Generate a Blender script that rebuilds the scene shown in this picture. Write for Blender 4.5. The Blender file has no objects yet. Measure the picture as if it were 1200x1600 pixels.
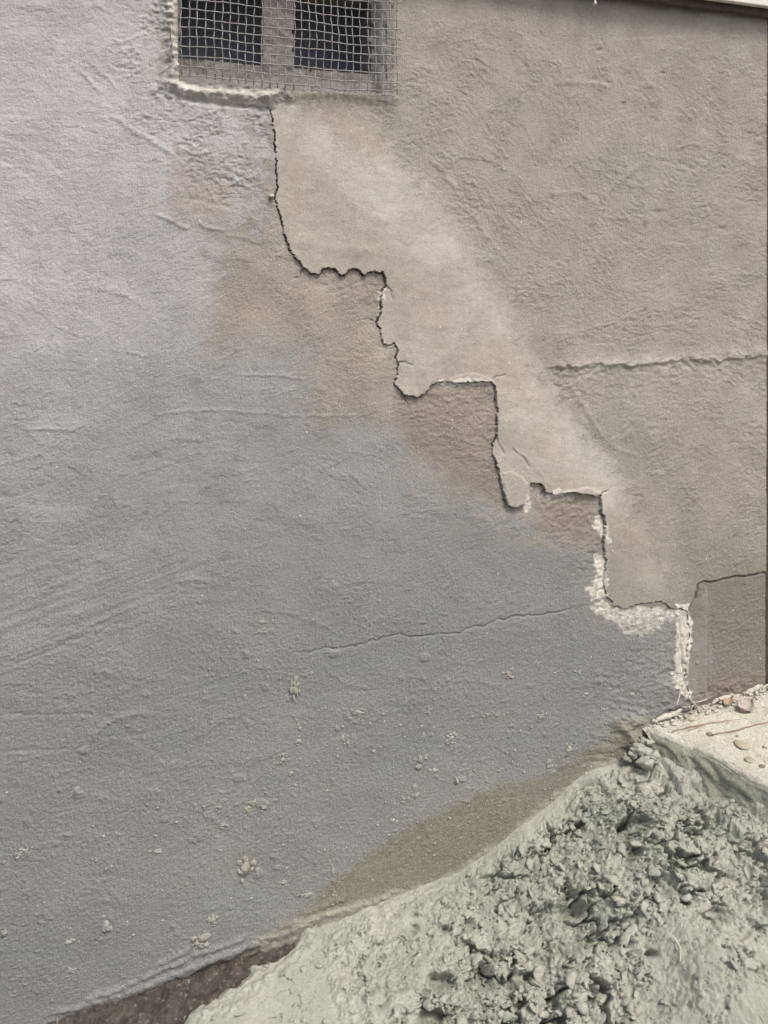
import bpy, bmesh, math, random
import numpy as np
from mathutils import Vector

random.seed(7)
R = math.radians
scene = bpy.context.scene

# ------------------------------------------------------------------ camera
D, H = 1.434, 1.30            # distance to the wall, eye height
PSI = R(17.0)                 # camera turned to the right of the wall's normal
FPX = 1155.6                  # focal length in photo pixels (1200 x 1600)
HOR = 440.0                   # row of the horizon
CS, SN = math.cos(PSI), math.sin(PSI)
cam_d = bpy.data.cameras.new('camera')
cam = bpy.data.objects.new('camera', cam_d)
scene.collection.objects.link(cam)
cam.location = (0, -D, H)
cam.rotation_euler = (R(90), 0, -PSI)
cam_d.sensor_fit = 'VERTICAL'
cam_d.sensor_height = 36.0
cam_d.lens = FPX / 1600 * 36.0
cam_d.shift_y = -(800 - HOR) / 1600
cam_d.clip_start = 0.01
cam_d.clip_end = 2000
scene.camera = cam

# ------------------------------------------------------------------ light
SUN_AZ, SUN_EL = 22.0, 60.0   # degrees right of the wall's normal, above the horizon
az, el = R(SUN_AZ), R(SUN_EL)
frm = Vector((math.sin(az) * math.cos(el), -math.cos(az) * math.cos(el), math.sin(el)))
world = bpy.data.worlds.new('World')
scene.world = world
world.use_nodes = True
wn = world.node_tree.nodes
bg = wn['Background']
sky = wn.new('ShaderNodeTexSky')
sky.sky_type = 'NISHITA'
sky.sun_disc = False
sky.sun_elevation = el
sky.sun_rotation = math.atan2(frm.x, frm.y)
sky.air_density = 0.8
sky.dust_density = 6.0
sky.ozone_density = 0.4
world.node_tree.links.new(sky.outputs['Color'], bg.inputs['Color'])
bg.inputs['Strength'].default_value = 0.10
sun_d = bpy.data.lights.new('sun', 'SUN')
sun_d.energy = 1.5
sun_d.angle = R(14)
sun_d.color = (1.0, 0.97, 0.92)
sun = bpy.data.objects.new('sun', sun_d)
scene.collection.objects.link(sun)
sun.location = frm * 10
sun.rotation_euler = (-frm).to_track_quat('-Z', 'Y').to_euler()
vs = scene.view_settings
vs.view_transform = 'Standard'
vs.look = 'None'
vs.exposure = 0.76
vs.gamma = 1.0
scene.cycles.max_bounces = 5
scene.cycles.diffuse_bounces = 3

# ------------------------------------------------------------------ helpers
COL = scene.collection
F = np.float32

def to_px(x, y, z):
    dy = y + D
    f = x * SN + dy * CS
    return 600 + FPX * (x * CS - dy * SN) / f, HOR - FPX * (z - H) / f

def ray(px, py):
    a = (px - 600) / FPX
    b = -(py - HOR) / FPX
    return SN + a * CS, CS - a * SN, b

def on_wall(px, py, out=0.0):
    rx, ry, rz = ray(px, py)
    t = (D - out) / ry
    return rx * t, -out, H + rz * t

def on_level(px, py, z):
    rx, ry, rz = ray(px, py)
    t = (z - H) / rz
    return rx * t, -D + ry * t, z

_rng = np.random.default_rng(11)
_ang = _rng.uniform(0, 2 * np.pi, (64, 256, 256)).astype(F)
_GX, _GY = np.cos(_ang), np.sin(_ang)

def perlin(x, y, seed=0):
    s = seed % 64
    gx, gy = _GX[s], _GY[s]
    xi = np.floor(x); yi = np.floor(y)
    fx = (x - xi).astype(F); fy = (y - yi).astype(F)
    ix = xi.astype(np.int32) & 255; iy = yi.astype(np.int32) & 255
    ix1 = (ix + 1) & 255; iy1 = (iy + 1) & 255
    u = fx * fx * fx * (fx * (fx * 6 - 15) + 10)
    v = fy * fy * fy * (fy * (fy * 6 - 15) + 10)
    n00 = gx[ix, iy] * fx + gy[ix, iy] * fy
    n10 = gx[ix1, iy] * (fx - 1) + gy[ix1, iy] * fy
    n01 = gx[ix, iy1] * fx + gy[ix, iy1] * (fy - 1)
    n11 = gx[ix1, iy1] * (fx - 1) + gy[ix1, iy1] * (fy - 1)
    a = n00 + u * (n10 - n00)
    b = n01 + u * (n11 - n01)
    return (a + v * (b - a)) * 1.5

def fbm(x, y, seed, octv=3):
    t = 0; a = 1.0
    for o in range(octv):
        t = t + a * perlin(x * 2 ** o + 13.7 * o, y * 2 ** o + 5.1 * o, seed + o)
        a *= 0.5
    return t

_jit = _rng.uniform(0, 1, (8, 2, 256, 256)).astype(F)
_rnd = _rng.uniform(0, 1, (8, 256, 256)).astype(F)

def worley(x, y, s=0):
    """distance to nearest and second nearest cell point, and the nearest cell's random value"""
    jx, jy = _jit[s]
    xi = np.floor(x).astype(np.int32); yi = np.floor(y).astype(np.int32)
    d1 = np.full(x.shape, 9, F); d2 = np.full(x.shape, 9, F); r = np.zeros(x.shape, F)
    for ox in (-1, 0, 1):
        for oy in (-1, 0, 1):
            cx = (xi + ox) & 255; cy = (yi + oy) & 255
            dx = xi + ox + jx[cx, cy] - x; dy = yi + oy + jy[cx, cy] - y
            d = np.sqrt(dx * dx + dy * dy).astype(F)
            near = d < d1
            d2 = np.where(near, d1, np.minimum(d2, d))
            r = np.where(near, _rnd[s][cx, cy], r)
            d1 = np.where(near, d, d1)
    return d1, d2, r

def sstep(a, b, x):
    t = np.clip((x - a) / (b - a), 0, 1)
    return t * t * (3 - 2 * t)

def seg_dist(PX, PY, pts, margin):
    """distance (px) to a polyline, the parameter along it, only where near"""
    dist = np.full(PX.shape, 1e6, F); par = np.zeros(PX.shape, F); side = np.zeros(PX.shape, F)
    L = 0.0
    for (x0, y0), (x1, y1) in zip(pts[:-1], pts[1:]):
        ln = math.hypot(x1 - x0, y1 - y0)
        m = ((PX > min(x0, x1) - margin) & (PX < max(x0, x1) + margin) &
             (PY > min(y0, y1) - margin) & (PY < max(y0, y1) + margin))
        idx = np.nonzero(m)
        if len(idx[0]):
            qx, qy = PX[idx], PY[idx]
            t = np.clip(((qx - x0) * (x1 - x0) + (qy - y0) * (y1 - y0)) / (ln * ln + 1e-9), 0, 1)
            d = np.hypot(qx - x0 - t * (x1 - x0), qy - y0 - t * (y1 - y0))
            cr = (x1 - x0) * (qy - y0) - (y1 - y0) * (qx - x0)
            cur = dist[idx]
            nb = d < cur
            dist[idx] = np.where(nb, d, cur)
            par[idx] = np.where(nb, L + t * ln, par[idx])
            side[idx] = np.where(nb, np.sign(cr), side[idx])
        L += ln
    return dist, par, side, L

def inside(PX, PY, poly):
    res = np.zeros(PX.shape, bool)
    n = len(poly)
    for i in range(n):
        x0, y0 = poly[i]; x1, y1 = poly[(i + 1) % n]
        if y0 == y1:
            continue
        c = (y0 > PY) != (y1 > PY)
        idx = np.nonzero(c)
        xs = (x1 - x0) * (PY[idx] - y0) / (y1 - y0) + x0
        res[idx] ^= PX[idx] < xs
    return res

def soft(PX, PY, poly, w, wob=0):
    """soft polygon mask with edge width w (px)"""
    m = inside(PX, PY, poly)
    band = w * 1.2 + float(np.abs(wob).max()) + 2
    d, _, _, _ = seg_dist(PX, PY, list(poly) + [poly[0]], band)
    sd = np.where(m, np.minimum(d, band), -np.minimum(d, band)) + wob
    return sstep(-w, w, sd).astype(F)

def link(o, parent=None):
    COL.objects.link(o)
    if parent is not None:
        o.parent = parent
    return o

def tag(o, label=None, cat=None, group=None, kind=None):
    if label: o['label'] = label
    if cat: o['category'] = cat
    if group: o['group'] = group
    if kind: o['kind'] = kind
    return o

def empty(name, loc=(0, 0, 0)):
    o = bpy.data.objects.new(name, None)
    o.empty_display_size = 0.05
    link(o)
    return o

def np_mesh(name, co, quads, mat, parent=None, attrs=None, smooth=True):
    me = bpy.data.meshes.new(name)
    nv, nf = len(co), len(quads)
    k = quads.shape[1]
    me.vertices.add(nv)
    me.vertices.foreach_set('co', co.astype(F).ravel())
    me.loops.add(nf * k)
    me.loops.foreach_set('vertex_index', quads.astype(np.int32).ravel())
    me.polygons.add(nf)
    me.polygons.foreach_set('loop_start', np.arange(0, nf * k, k, dtype=np.int32))
    me.polygons.foreach_set('use_smooth', np.full(nf, smooth))
    for an, av in (attrs or {}).items():
        at = me.attributes.new(an, 'FLOAT', 'POINT')
        at.data.foreach_set('value', av.astype(F).ravel())
    me.update(calc_edges=True)
    me.materials.append(mat)
    o = bpy.data.objects.new(name, me)
    return link(o, parent)

def grid_quads(nr, nc):
    i = np.arange(nr * nc).reshape(nr, nc)
    return np.stack([i[:-1, :-1], i[:-1, 1:], i[1:, 1:], i[1:, :-1]], -1)

def sub_mesh(name, co, quads, keep, mat, parent, attrs, flip=False):
    q = quads[keep]
    used = np.unique(q)
    remap = np.zeros(len(co), np.int32)
    remap[used] = np.arange(len(used))
    q = remap[q]
    if flip: q = q[:, ::-1]
    return np_mesh(name, co[used], q, mat, parent, {k: v[used] for k, v in attrs.items()})

def bm_obj(name, bm, mat, parent=None, smooth=False):
    me = bpy.data.meshes.new(name)
    bm.normal_update()
    bm.to_mesh(me); bm.free()
    if smooth:
        me.polygons.foreach_set('use_smooth', [True] * len(me.polygons))
    me.materials.append(mat)
    return link(bpy.data.objects.new(name, me), parent)

def add_box(bm, x0, x1, y0, y1, z0, z1, bevel=0.0):
    vs_ = [bm.verts.new((x, y, z)) for x in (x0, x1) for y in (y0, y1) for z in (z0, z1)]
    fs = [(0, 1, 3, 2), (4, 6, 7, 5), (0, 4, 5, 1), (2, 3, 7, 6), (0, 2, 6, 4), (1, 5, 7, 3)]
    faces = [bm.faces.new([vs_[i] for i in f]) for f in fs]
    if bevel:
        es = list({e for f in faces for e in f.edges})
        bmesh.ops.bevel(bm, geom=es, offset=bevel, segments=2, affect='EDGES', profile=0.5)

def tube(bm, pts, rad, n=6, cap=True):
    pts = [Vector(p) for p in pts]
    rings = []
    up = Vector((0.123, 0.31, 0.94))
    for i, p in enumerate(pts):
        t = (pts[min(i + 1, len(pts) - 1)] - pts[max(i - 1, 0)]).normalized()
        a = t.cross(up)
        if a.length < 1e-3: a = t.cross(Vector((1, 0, 0)))
        a.normalize(); b = t.cross(a)
        r = rad[i] if isinstance(rad, (list, tuple)) else rad
        rings.append([bm.verts.new(p + (a * math.cos(q) + b * math.sin(q)) * r)
                      for q in [2 * math.pi * k / n for k in range(n)]])
    for r0, r1 in zip(rings[:-1], rings[1:]):
        for k in range(n):
            bm.faces.new((r0[k], r0[(k + 1) % n], r1[(k + 1) % n], r1[k]))
    if cap:
        bm.faces.new(rings[0][::-1]); bm.faces.new(rings[-1])

# icosphere templates
def ico(sub):
    bm = bmesh.new()
    bmesh.ops.create_icosphere(bm, subdivisions=sub, radius=1)
    v = np.array([x.co[:] for x in bm.verts]); f = np.array([[x.index for x in q.verts] for q in bm.faces])
    bm.free()
    return v, f
ICO1, ICO2, ICO3 = ico(1), ico(2), ico(3)

def lump(tmpl, rs, rough, freq=1.3):
    """one irregular lump: unit sphere pushed about by random waves and clipped by random planes"""
    v = tmpl[0].copy()
    d = np.ones(len(v))
    for k in range(5):
        w = rs.normal(size=3) * freq * (1 + k * 0.6)
        d += rough / (1 + k * 0.5) * np.sin(v @ w * 2 + rs.uniform(0, 6.28))
    v = v * d[:, None]
    for k in range(6):
        n = rs.normal(size=3); n /= np.linalg.norm(n)
        c = rs.uniform(0.55, 0.85)
        over = np.maximum(v @ n - c, 0)
        v = v - over[:, None] * n * 0.85
    return v

# ------------------------------------------------------------------ materials
class NT:
    def __init__(s, name):
        s.m = bpy.data.materials.new(name); s.m.use_nodes = True
        s.t = s.m.node_tree; s.n = s.t.nodes; s.b = s.n['Principled BSDF']
        s.g = s.n.new('ShaderNodeNewGeometry')
    def inp(s, node, key, v):
        sk = node.inputs[key]
        if hasattr(v, 'is_output') or isinstance(v, bpy.types.NodeSocket): s.t.links.new(v, sk)
        else: sk.default_value = v
    def attr(s, name):
        a = s.n.new('ShaderNodeAttribute'); a.attribute_name = name
        return a.outputs['Fac']
    def noise(s, scale, detail=4, rough=0.55, dist=0.0, vec=None):
        a = s.n.new('ShaderNodeTexNoise')
        a.inputs['Scale'].default_value = scale; a.inputs['Detail'].default_value = detail
        a.inputs['Roughness'].default_value = rough; a.inputs['Distortion'].default_value = dist
        s.t.links.new(vec or s.g.outputs['Position'], a.inputs['Vector'])
        return a.outputs['Fac']
    def voro(s, scale, feature='F1', out='Distance', rnd=1.0):
        a = s.n.new('ShaderNodeTexVoronoi'); a.feature = feature
        a.inputs['Scale'].default_value = scale; a.inputs['Randomness'].default_value = rnd
        s.t.links.new(s.g.outputs['Position'], a.inputs['Vector'])
        return a.outputs[out]
    def ramp(s, f, a, b, lo=0.0, hi=1.0):
        r = s.n.new('ShaderNodeMapRange'); r.clamp = True
        s.inp(r, 'Value', f)
        r.inputs['From Min'].default_value = a; r.inputs['From Max'].default_value = b
        r.inputs['To Min'].default_value = lo; r.inputs['To Max'].default_value = hi
        return r.outputs['Result']
    def math(s, op, a, b=0.0):
        r = s.n.new('ShaderNodeMath'); r.operation = op
        s.inp(r, 0, a); s.inp(r, 1, b)
        return r.outputs[0]
    def mix(s, f, a, b, mode='MIX'):
        r = s.n.new('ShaderNodeMix'); r.data_type = 'RGBA'; r.blend_type = mode
        s.inp(r, 0, f)
        for k, v in ((6, a), (7, b)):
            if isinstance(v, tuple): r.inputs[k].default_value = (*v, 1)
            else: s.t.links.new(v, r.inputs[k])
        return r.outputs[2]
    def bump(s, h, strength, dist, prev=None):
        r = s.n.new('ShaderNodeBump'); r.inputs['Strength'].default_value = strength
        r.inputs['Distance'].default_value = dist
        s.t.links.new(h, r.inputs['Height'])
        if prev is not None: s.t.links.new(prev, r.inputs['Normal'])
        return r.outputs['Normal']
    def finish(s, col, rough, nrm=None, spec=0.3):
        s.inp(s.b, 'Base Color', (*col, 1) if isinstance(col, tuple) else col)
        s.inp(s.b, 'Roughness', rough)
        s.b.inputs['Specular IOR Level'].default_value = spec
        if nrm is not None: s.t.links.new(nrm, s.b.inputs['Normal'])
        return s.m

def mat_render():
    s = NT('render_plaster')
    n1 = s.noise(3.0, 5, 0.6); n2 = s.noise(14, 4, 0.6, 0.4); n3 = s.noise(90, 3, 0.6); n4 = s.noise(420, 2, 0.5)
    grey = s.mix(s.ramp(n1, 0.38, 0.62), GREY_A, GREY_B)
    grey = s.mix(s.math('MULTIPLY', s.attr('pale'), 1.0), grey, PALE_LIT)  # brightening towards the top left is painted into the grey
    beige = s.mix(s.ramp(n2, 0.35, 0.65), BEIGE_A, BEIGE_B)
    beige = s.mix(s.ramp(s.noise(5.5, 3, 0.5), 0.5, 0.68, 0, 0.4), beige, (0.375, 0.370, 0.310))
    beige = s.mix(s.attr('olive'), beige, (0.200, 0.194, 0.162))
    c = s.mix(s.attr('beige'), grey, beige)
    c = s.mix(s.attr('tan'), c, (0.370, 0.318, 0.258))
    pt = s.mix(s.ramp(s.noise(6, 5, 0.6, 0.8), 0.36, 0.62), (0.480, 0.425, 0.352), (0.590, 0.560, 0.495))
    pt = s.mix(s.ramp(s.noise(13, 4, 0.6, 0.5), 0.52, 0.70, 0, 0.6), pt, (0.39, 0.34, 0.275))
    pt = s.mix(s.ramp(s.noise(10, 4, 0.65, 1.0), 0.55, 0.72, 0, 0.5), pt, (0.62, 0.605, 0.57))
    c = s.mix(s.attr('patch'), c, pt)
    c = s.mix(s.math('MULTIPLY', s.attr('streak'), s.ramp(s.noise(9, 4, 0.6, 0.8), 0.3, 0.6, 0.65, 1.0)), c, (0.61, 0.595, 0.555))
    c = s.mix(s.attr('brown'), c, (0.25, 0.20, 0.165))
    st = s.mix(s.ramp(s.noise(60, 4, 0.6), 0.4, 0.65), (0.188, 0.180, 0.118), (0.250, 0.242, 0.168))
    c = s.mix(s.attr('stain'), c, st)
    c = s.mix(s.attr('slurry'), c, (0.37, 0.37, 0.30))
    wh = s.mix(s.ramp(s.noise(80, 5, 0.7), 0.34, 0.56), (0.38, 0.355, 0.30), (0.66, 0.635, 0.575))
    wh = s.mix(s.ramp(s.voro(110), 0.08, 0.16, 0.4, 0), wh, (0.28, 0.24, 0.19))
    c = s.mix(s.attr('dark_mask'), c, (0.085, 0.075, 0.06))
    # mottle and grain of the coat itself
    c = s.mix(s.ramp(n2, 0.3, 0.7, 0, 0.28), c, (0.22, 0.205, 0.19))
    c = s.mix(s.ramp(n3, 0.3, 0.7, 0.0, 0.22), c, (0.16, 0.15, 0.14))
    c = s.mix(s.ramp(n4, 0.55, 0.72, 0, 0.30), c, (0.62, 0.60, 0.56))
    c = s.mix(s.ramp(n4, 0.28, 0.45, 0.28, 0), c, (0.11, 0.10, 0.095))
    c = s.mix(s.attr('white'), c, wh)
    c = s.mix(s.math('MULTIPLY', s.attr('dark_mask'), s.attr('white')), c, (0.085, 0.075, 0.06))
    # sparse pale specks thrown on the coat
    vd = s.voro(75); vr = s.voro(75, out='Color')
    sep = s.n.new('ShaderNodeSeparateColor'); s.t.links.new(vr, sep.inputs[0])
    sp = s.math('MULTIPLY', s.ramp(vd, 0.07, 0.13, 1, 0), s.ramp(sep.outputs[0], 0.955, 0.965))
    c = s.mix(sp, c, (0.78, 0.76, 0.71))
    fine = s.attr('fine')
    b1 = s.bump(s.math('MULTIPLY', s.noise(230, 5, 0.65, 0.6), s.math('ADD', s.math('MULTIPLY', fine, 0.7), 0.3)), 0.75, 0.0030)
    b2 = s.bump(s.math('MULTIPLY', s.noise(480, 4, 0.6), fine), 0.75, 0.0020, b1)
    ro = s.ramp(n3, 0.3, 0.7, 0.72, 0.95)
    return s.finish(c, ro, b2, 0.25)

GREY_A, GREY_B, PALE_LIT = (0.238, 0.247, 0.246), (0.278, 0.284, 0.277), (0.540, 0.534, 0.534)
BEIGE_A, BEIGE_B = (0.418, 0.385, 0.336), (0.368, 0.336, 0.290)
M_WALL = mat_render()

def mat_mud():
    s = NT('wet_cement')
    n1 = s.noise(8, 4, 0.6); n2 = s.noise(60, 4, 0.65, 0.5)
    c = s.mix(s.ramp(n1, 0.38, 0.62), (0.345, 0.358, 0.300), (0.425, 0.434, 0.370))
    c = s.mix(s.ramp(n2, 0.35, 0.7, 0, 0.4), c, (0.24, 0.248, 0.205))
    c = s.mix(s.ramp(s.noise(300, 3, 0.6), 0.55, 0.75, 0, 0.4), c, (0.58, 0.575, 0.50))
    b = s.bump(s.noise(170, 6, 0.7, 0.8), 0.7, 0.007)
    b = s.bump(s.noise(480, 4, 0.6, 0.6), 0.5, 0.002, b)
    return s.finish(c, s.ramp(n2, 0.3, 0.7, 0.30, 0.62), b, 0.5)
M_MUD = mat_mud()

def mat_simple(name, a, b, scale, rough=0.85, bsc=200, bst=0.5, bd=0.002, spec=0.25, specks=None):
    s = NT(name)
    c = s.mix(s.ramp(s.noise(scale, 5, 0.65, 0.4), 0.36, 0.64), a, b)
    if specks:
        c = s.mix(s.ramp(s.noise(specks[1], 3, 0.6), specks[2], specks[2] + 0.06), c, specks[0])
    n = s.bump(s.noise(bsc, 5, 0.65, 0.4), bst, bd)
    return s.finish(c, rough, n, spec)

M_SLAB = mat_simple('pale_concrete', (0.46, 0.45, 0.365), (0.57, 0.56, 0.47), 22, 0.85, 260, 0.6, 0.002, specks=((0.40, 0.36, 0.27), 130, 0.66))
M_SOIL = mat_simple('brown_soil', (0.062, 0.053, 0.045), (0.130, 0.112, 0.096), 60, 0.95, 160, 1.0, 0.010, specks=((0.27, 0.235, 0.205), 120, 0.62))
M_SPLASH = mat_simple('dried_cement', (0.36, 0.355, 0.325), (0.27, 0.268, 0.25), 90, 0.9, 300, 0.6, 0.002)
M_SPLASH_B = mat_simple('sandy_cement', (0.34, 0.332, 0.285), (0.25, 0.245, 0.215), 140, 0.9, 300, 0.6, 0.002)
M_BLOCK = mat_simple('vent_block', (0.25, 0.235, 0.22), (0.34, 0.32, 0.30), 40, 0.95, 180, 0.8, 0.004)
M_VOID = mat_simple('sub_floor_void', (0.30, 0.32, 0.40), (0.40, 0.42, 0.48), 20, 1.0)
M_LEDGE = mat_simple('white_paint', (0.78, 0.76, 0.71), (0.66, 0.63, 0.57), 30, 0.6, 120, 0.3, 0.001)
M_UNDER = mat_simple('dark_underside', (0.075, 0.06, 0.055), (0.12, 0.095, 0.08), 40, 0.9, 120, 0.5, 0.003)  # very dark brown for the strip under the ledge
M_POST = mat_simple('dark_timber', (0.045, 0.038, 0.034), (0.08, 0.066, 0.055), 35, 0.9, 90, 0.6, 0.004)
M_TWIG = mat_simple('twig', (0.34, 0.23, 0.16), (0.26, 0.17, 0.12), 90, 0.8)
M_STRAW = mat_simple('straw', (0.72, 0.69, 0.58), (0.58, 0.54, 0.42), 90, 0.6)
M_LEAF = mat_simple('dry_leaf', (0.30, 0.255, 0.225), (0.40, 0.355, 0.32), 120, 0.8, specks=((0.30, 0.18, 0.14), 200, 0.6))
M_LEAF_O = mat_simple('orange_leaf', (0.36, 0.29, 0.19), (0.28, 0.215, 0.175), 120, 0.8)
M_PEB = mat_simple('olive_pebble', (0.30, 0.285, 0.20), (0.38, 0.36, 0.28), 150, 0.85)
M_PEB_D = mat_simple('dark_pebble', (0.16, 0.145, 0.11), (0.24, 0.215, 0.17), 150, 0.85)
M_WHITE = mat_simple('white_crumb', (0.56, 0.54, 0.47), (0.40, 0.375, 0.32), 140, 0.9, 300, 0.8, 0.003)
M_FENCE = mat_simple('fence_timber', (0.20, 0.16, 0.12), (0.28, 0.23, 0.18), 10, 0.9)

def mat_wire():
    s = NT('galvanised_wire')
    c = s.mix(s.ramp(s.noise(120, 4, 0.6), 0.4, 0.65), (0.33, 0.328, 0.322), (0.22, 0.21, 0.197))
    s.b.inputs['Metallic'].default_value = 0.25
    return s.finish(c, 0.55, None, 0.5)
M_WIRE = mat_wire()

# ------------------------------------------------------------------ ground
def make_ground():
    xs = np.concatenate([np.array([-300, -60, -12, -4, -2]), np.arange(-1.2, -0.4, 0.03), np.arange(-0.4, 0.5, 0.004),
                         np.arange(0.5, 1.6, 0.03), np.array([2, 4, 12, 60, 300])])
    ys = np.concatenate([np.array([-300, -60, -12, -5, -3, -2, -1.4]), np.arange(-1.0, -0.35, 0.03), np.arange(-0.35, 0.03, 0.004),
                         np.array([0.3, 1, 3, 12, 60, 300])])
    X, Y = np.meshgrid(xs, ys)
    near = ((np.abs(X) < 1.7) & (Y > -1.1) & (Y < 0.1)).astype(F)
    z = fbm(X * 25, Y * 25, 3, 3) * 0.006 + fbm(X * 90, Y * 90, 8, 2) * 0.003
    d1, d2, r = worley(X * 55, Y * 55, 2)
    z = (z + np.maximum(0, 0.5 - d1) * 0.012 * (r > 0.5)) * near - 0.008 + np.clip(Y, -0.6, 0) * 0.10
    z += 0.06 * np.clip(X, -0.3, 0.3)
    co = np.stack([X, Y, z], -1).reshape(-1, 3)
    o = np_mesh('ground', co, grid_quads(*X.shape).reshape(-1, 4), M_SOIL)
    tag(o, 'brown bare soil at the foot of the wall', 'ground', kind='structure')
make_ground()

# ------------------------------------------------------------------ the wall (height field in millimetres)
CRACK = [(418, 167), (424, 172), (427, 190), (430, 220), (432, 260), (434, 296), (430, 308), (436, 330), (441, 350), (447, 375),
         (455, 395), (466, 407), (477, 419), (488, 428), (500, 428), (503, 420), (512, 418), (523, 420), (531, 429), (539, 429),
         (545, 421), (556, 419), (563, 423), (568, 430), (578, 425), (598, 424), (602, 434), (604, 447), (597, 455), (595, 473),
         (596, 487), (588, 503), (595, 520), (598, 537), (608, 538), (616, 535), (620, 543), (620, 561), (622, 568), (620, 591),
         (615, 599), (623, 608), (633, 617), (652, 620), (668, 609), (674, 600), (692, 596), (711, 598), (727, 599), (751, 596),
         (769, 597), (775, 604), (776, 628), (777, 660), (777, 682), (768, 693), (770, 712), (779, 733), (783, 757), (788, 776),
         (793, 789), (808, 792), (820, 789), (825, 770), (827, 755), (840, 754), (847, 757), (852, 768), (868, 773), (884, 768),
         (900, 768), (913, 772), (939, 773), (940, 789), (944, 811), (947, 827), (944, 853), (947, 880), (945, 905), (945, 920),
         (948, 932), (961, 947), (973, 951), (993, 944), (1028, 939), (1039, 941), (1047, 950), (1063, 950), (1073, 956),
         (1076, 987), (1071, 1029), (1070, 1061), (1077, 1091), (1090, 1130)]
X_END = 1.4015
Z_TOP = 1.944

def densify(pts, step, amp, seed):
    rs = np.random.default_rng(seed)
    out = []
    for (x0, y0), (x1, y1) in zip(pts[:-1], pts[1:]):
        n = max(1, int(math.hypot(x1 - x0, y1 - y0) / step))
        for k in range(n):
            t = k / n
            j = amp if k else amp * 0.3
            out.append((x0 + (x1 - x0) * t + rs.normal() * j, y0 + (y1 - y0) * t + rs.normal() * j))
    out.append(pts[-1])
    return out

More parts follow.
